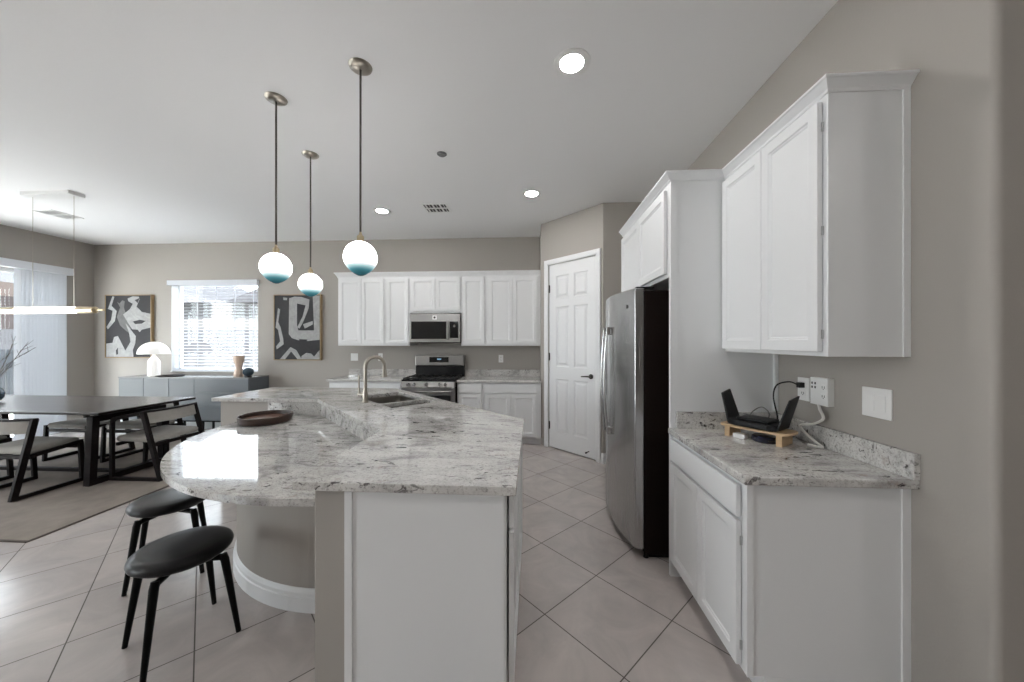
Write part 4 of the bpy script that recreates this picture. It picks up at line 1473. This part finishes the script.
# vertical blind of the sliding door, drawn to its right end
vb = thing('vertical_blind', 'white vertical blind stacked at the sliding door', 'blind', (XL, 4.2, SZ1))
VO = Vector((XL, 4.2, SZ1))
LMB(VO).box(XL + 0.002, XL + 0.10, SY0 - 0.05, 5.07, 2.46, 2.57).build('valance', 'blind', vb, bevel=0.004)
vn = LMB(VO)
for i in range(13):
    yv = 4.98 - i * 0.040
    a = math.radians(35)
    dx, dy = 0.032 * math.sin(a), 0.032 * math.cos(a)
    vn.prism([(XL + 0.05 - dx, yv - dy - .001), (XL + 0.05 - dx, yv - dy + .001), (XL + 0.05 + dx, yv + dy + .001), (XL + 0.05 + dx, yv + dy - .001)], 0.03, 2.459)
vn.build('vanes', 'vane', vb)

# ------------------------------------------------------------------ ceiling fittings
def pendant(label, x, y):
    r = thing('globe_pendant', label, 'pendant light', (x, y, CEIL), 0, 'globe pendants over the island')
    MB().lathe([(0.0, -0.022), (0.045, -0.020), (0.062, -0.010), (0.066, 0.0)], seg=32).build('canopy', 'nickel', r)
    MB().tube([(0, 0, -0.02), (0, 0, -0.995)], 0.0060, 10).build('stem', 'rod', r)
    MB().lathe([(0.0, -1.035), (0.020, -1.033), (0.020, -1.0), (0.010, -0.99), (0.0065, -0.975)], seg=16, cap=False).build('socket_cap', 'brass', r, label='brass collar')
    g = MB()
    R = 0.0925
    prof = []
    for a in range(86, -35, -8):
        prof.append((R * math.cos(math.radians(a)), -0.096 + 0.096 * math.sin(math.radians(a))))
    prof += [(0.066, -0.163), (0.050, -0.179), (0.032, -0.192), (0.015, -0.2005), (0.0, -0.2035)]
    g.lathe(prof, (0, 0, 0), 40)
    o = g.build('glass_globe', 'globe', r)
    o.location = (0, 0, -1.030)
    return r


P1 = pendant('globe pendant with teal tip nearest the camera, rightmost of the three', -1.015, 1.995)
dup(P1, (-1.71, 2.224, CEIL), 0, 'globe pendant with teal tip, leftmost of the three over the island')
dup(P1, (-1.924, 2.907, CEIL), 0, 'globe pendant with teal tip, smaller looking middle one, farthest away')


def can(label, x, y):
    r = thing('recessed_light', label, 'ceiling light', (x, y, CEIL), 0, 'round recessed ceiling lights')
    MB().lathe([(0.068, -0.004), (0.100, -0.006), (0.106, -0.003), (0.106, 0.0), (0.064, 0.0)], seg=40, cap=False).build('trim_ring', 'plate', r)
    MB().lathe([(0.0, -0.0045), (0.067, -0.0045), (0.067, -0.001), (0.0, -0.0009)], seg=32).build('lens', 'canlens', r, label='glowing lens')
    return r


c1 = can('large looking recessed ceiling light nearest the camera, top centre', 0.223, 2.045)
dup(c1, (-0.02, 3.82, CEIL), 0, 'recessed ceiling light near the pantry door wall')
dup(c1, (-1.868, 4.21, CEIL), 0, 'recessed ceiling light beside the far pendant, left of the air vent')
for x, y in ((0.22, 0.0), (-4.6, 0.3), (-4.6, -2.6), (-1.87, -2.6), (2.7, -0.6)):  # unseen downlights added behind the viewer for even fill light
    dup(c1, (x, y, CEIL), 0, 'unseen fill light added behind the viewer, shaped as a recessed ceiling light')


def vent(label, x0, x1, y0, y1, rows):
    O = Vector(((x0 + x1) / 2, (y0 + y1) / 2, CEIL))
    r = thing('ceiling_vent', label, 'vent', tuple(O))
    f_ = LMB(O)
    f_.box(x0, x1, y0, y0 + 0.025, CEIL - 0.010, CEIL).box(x0, x1, y1 - 0.025, y1, CEIL - 0.010, CEIL)
    f_.box(x0, x0 + 0.025, y0 + 0.025, y1 - 0.025, CEIL - 0.010, CEIL).box(x1 - 0.025, x1, y0 + 0.025, y1 - 0.025, CEIL - 0.010, CEIL)
    ym = (y0 + y1) / 2
    f_.box(x0 + 0.025, x1 - 0.025, ym - 0.012, ym + 0.012, CEIL - 0.010, CEIL)
    f_.build('frame', 'plate', r)
    LMB(O).box(x0 + 0.025, x1 - 0.025, y0 + 0.025, y1 - 0.025, CEIL - 0.0025, CEIL - 0.0005).build('backing', 'slot', r)
    l_ = LMB(O)
    k = 6
    for i in range(k):
        xx = x0 + 0.03 + (x1 - x0 - 0.06) * (i + 0.5) / k
        for ya, yb in ((y0 + 0.025, ym - 0.012), (ym + 0.012, y1 - 0.025)):
            l_.box(xx - (0.009 if i % 2 == 0 else 0.002), xx + (0.009 if i % 2 == 0 else 0.002), ya, yb, CEIL - 0.009, CEIL - 0.003)
    l_.build('louvres', 'plate', r)


vent('square white air vent in the ceiling above the kitchen', -1.325, -1.01, 4.01, 4.30, 2)
vent('white ceiling air vent above the dining table behind the pendant canopy', -6.15, -5.88, 3.91, 4.23, 2)
sk = thing('fire_sprinkler', 'small white sprinkler cover on the ceiling', 'sprinkler', (-0.787, 2.965, CEIL))
MB().lathe([(0.0, -0.014), (0.030, -0.014), (0.032, -0.008), (0.0, -0.0079)], seg=24).build('cover_disc', 'greytop', sk)
MB().lathe([(0.042, -0.005), (0.042, 0.0)], seg=24).build('escutcheon', 'greytop', sk)

# ------------------------------------------------------------------ outdoors
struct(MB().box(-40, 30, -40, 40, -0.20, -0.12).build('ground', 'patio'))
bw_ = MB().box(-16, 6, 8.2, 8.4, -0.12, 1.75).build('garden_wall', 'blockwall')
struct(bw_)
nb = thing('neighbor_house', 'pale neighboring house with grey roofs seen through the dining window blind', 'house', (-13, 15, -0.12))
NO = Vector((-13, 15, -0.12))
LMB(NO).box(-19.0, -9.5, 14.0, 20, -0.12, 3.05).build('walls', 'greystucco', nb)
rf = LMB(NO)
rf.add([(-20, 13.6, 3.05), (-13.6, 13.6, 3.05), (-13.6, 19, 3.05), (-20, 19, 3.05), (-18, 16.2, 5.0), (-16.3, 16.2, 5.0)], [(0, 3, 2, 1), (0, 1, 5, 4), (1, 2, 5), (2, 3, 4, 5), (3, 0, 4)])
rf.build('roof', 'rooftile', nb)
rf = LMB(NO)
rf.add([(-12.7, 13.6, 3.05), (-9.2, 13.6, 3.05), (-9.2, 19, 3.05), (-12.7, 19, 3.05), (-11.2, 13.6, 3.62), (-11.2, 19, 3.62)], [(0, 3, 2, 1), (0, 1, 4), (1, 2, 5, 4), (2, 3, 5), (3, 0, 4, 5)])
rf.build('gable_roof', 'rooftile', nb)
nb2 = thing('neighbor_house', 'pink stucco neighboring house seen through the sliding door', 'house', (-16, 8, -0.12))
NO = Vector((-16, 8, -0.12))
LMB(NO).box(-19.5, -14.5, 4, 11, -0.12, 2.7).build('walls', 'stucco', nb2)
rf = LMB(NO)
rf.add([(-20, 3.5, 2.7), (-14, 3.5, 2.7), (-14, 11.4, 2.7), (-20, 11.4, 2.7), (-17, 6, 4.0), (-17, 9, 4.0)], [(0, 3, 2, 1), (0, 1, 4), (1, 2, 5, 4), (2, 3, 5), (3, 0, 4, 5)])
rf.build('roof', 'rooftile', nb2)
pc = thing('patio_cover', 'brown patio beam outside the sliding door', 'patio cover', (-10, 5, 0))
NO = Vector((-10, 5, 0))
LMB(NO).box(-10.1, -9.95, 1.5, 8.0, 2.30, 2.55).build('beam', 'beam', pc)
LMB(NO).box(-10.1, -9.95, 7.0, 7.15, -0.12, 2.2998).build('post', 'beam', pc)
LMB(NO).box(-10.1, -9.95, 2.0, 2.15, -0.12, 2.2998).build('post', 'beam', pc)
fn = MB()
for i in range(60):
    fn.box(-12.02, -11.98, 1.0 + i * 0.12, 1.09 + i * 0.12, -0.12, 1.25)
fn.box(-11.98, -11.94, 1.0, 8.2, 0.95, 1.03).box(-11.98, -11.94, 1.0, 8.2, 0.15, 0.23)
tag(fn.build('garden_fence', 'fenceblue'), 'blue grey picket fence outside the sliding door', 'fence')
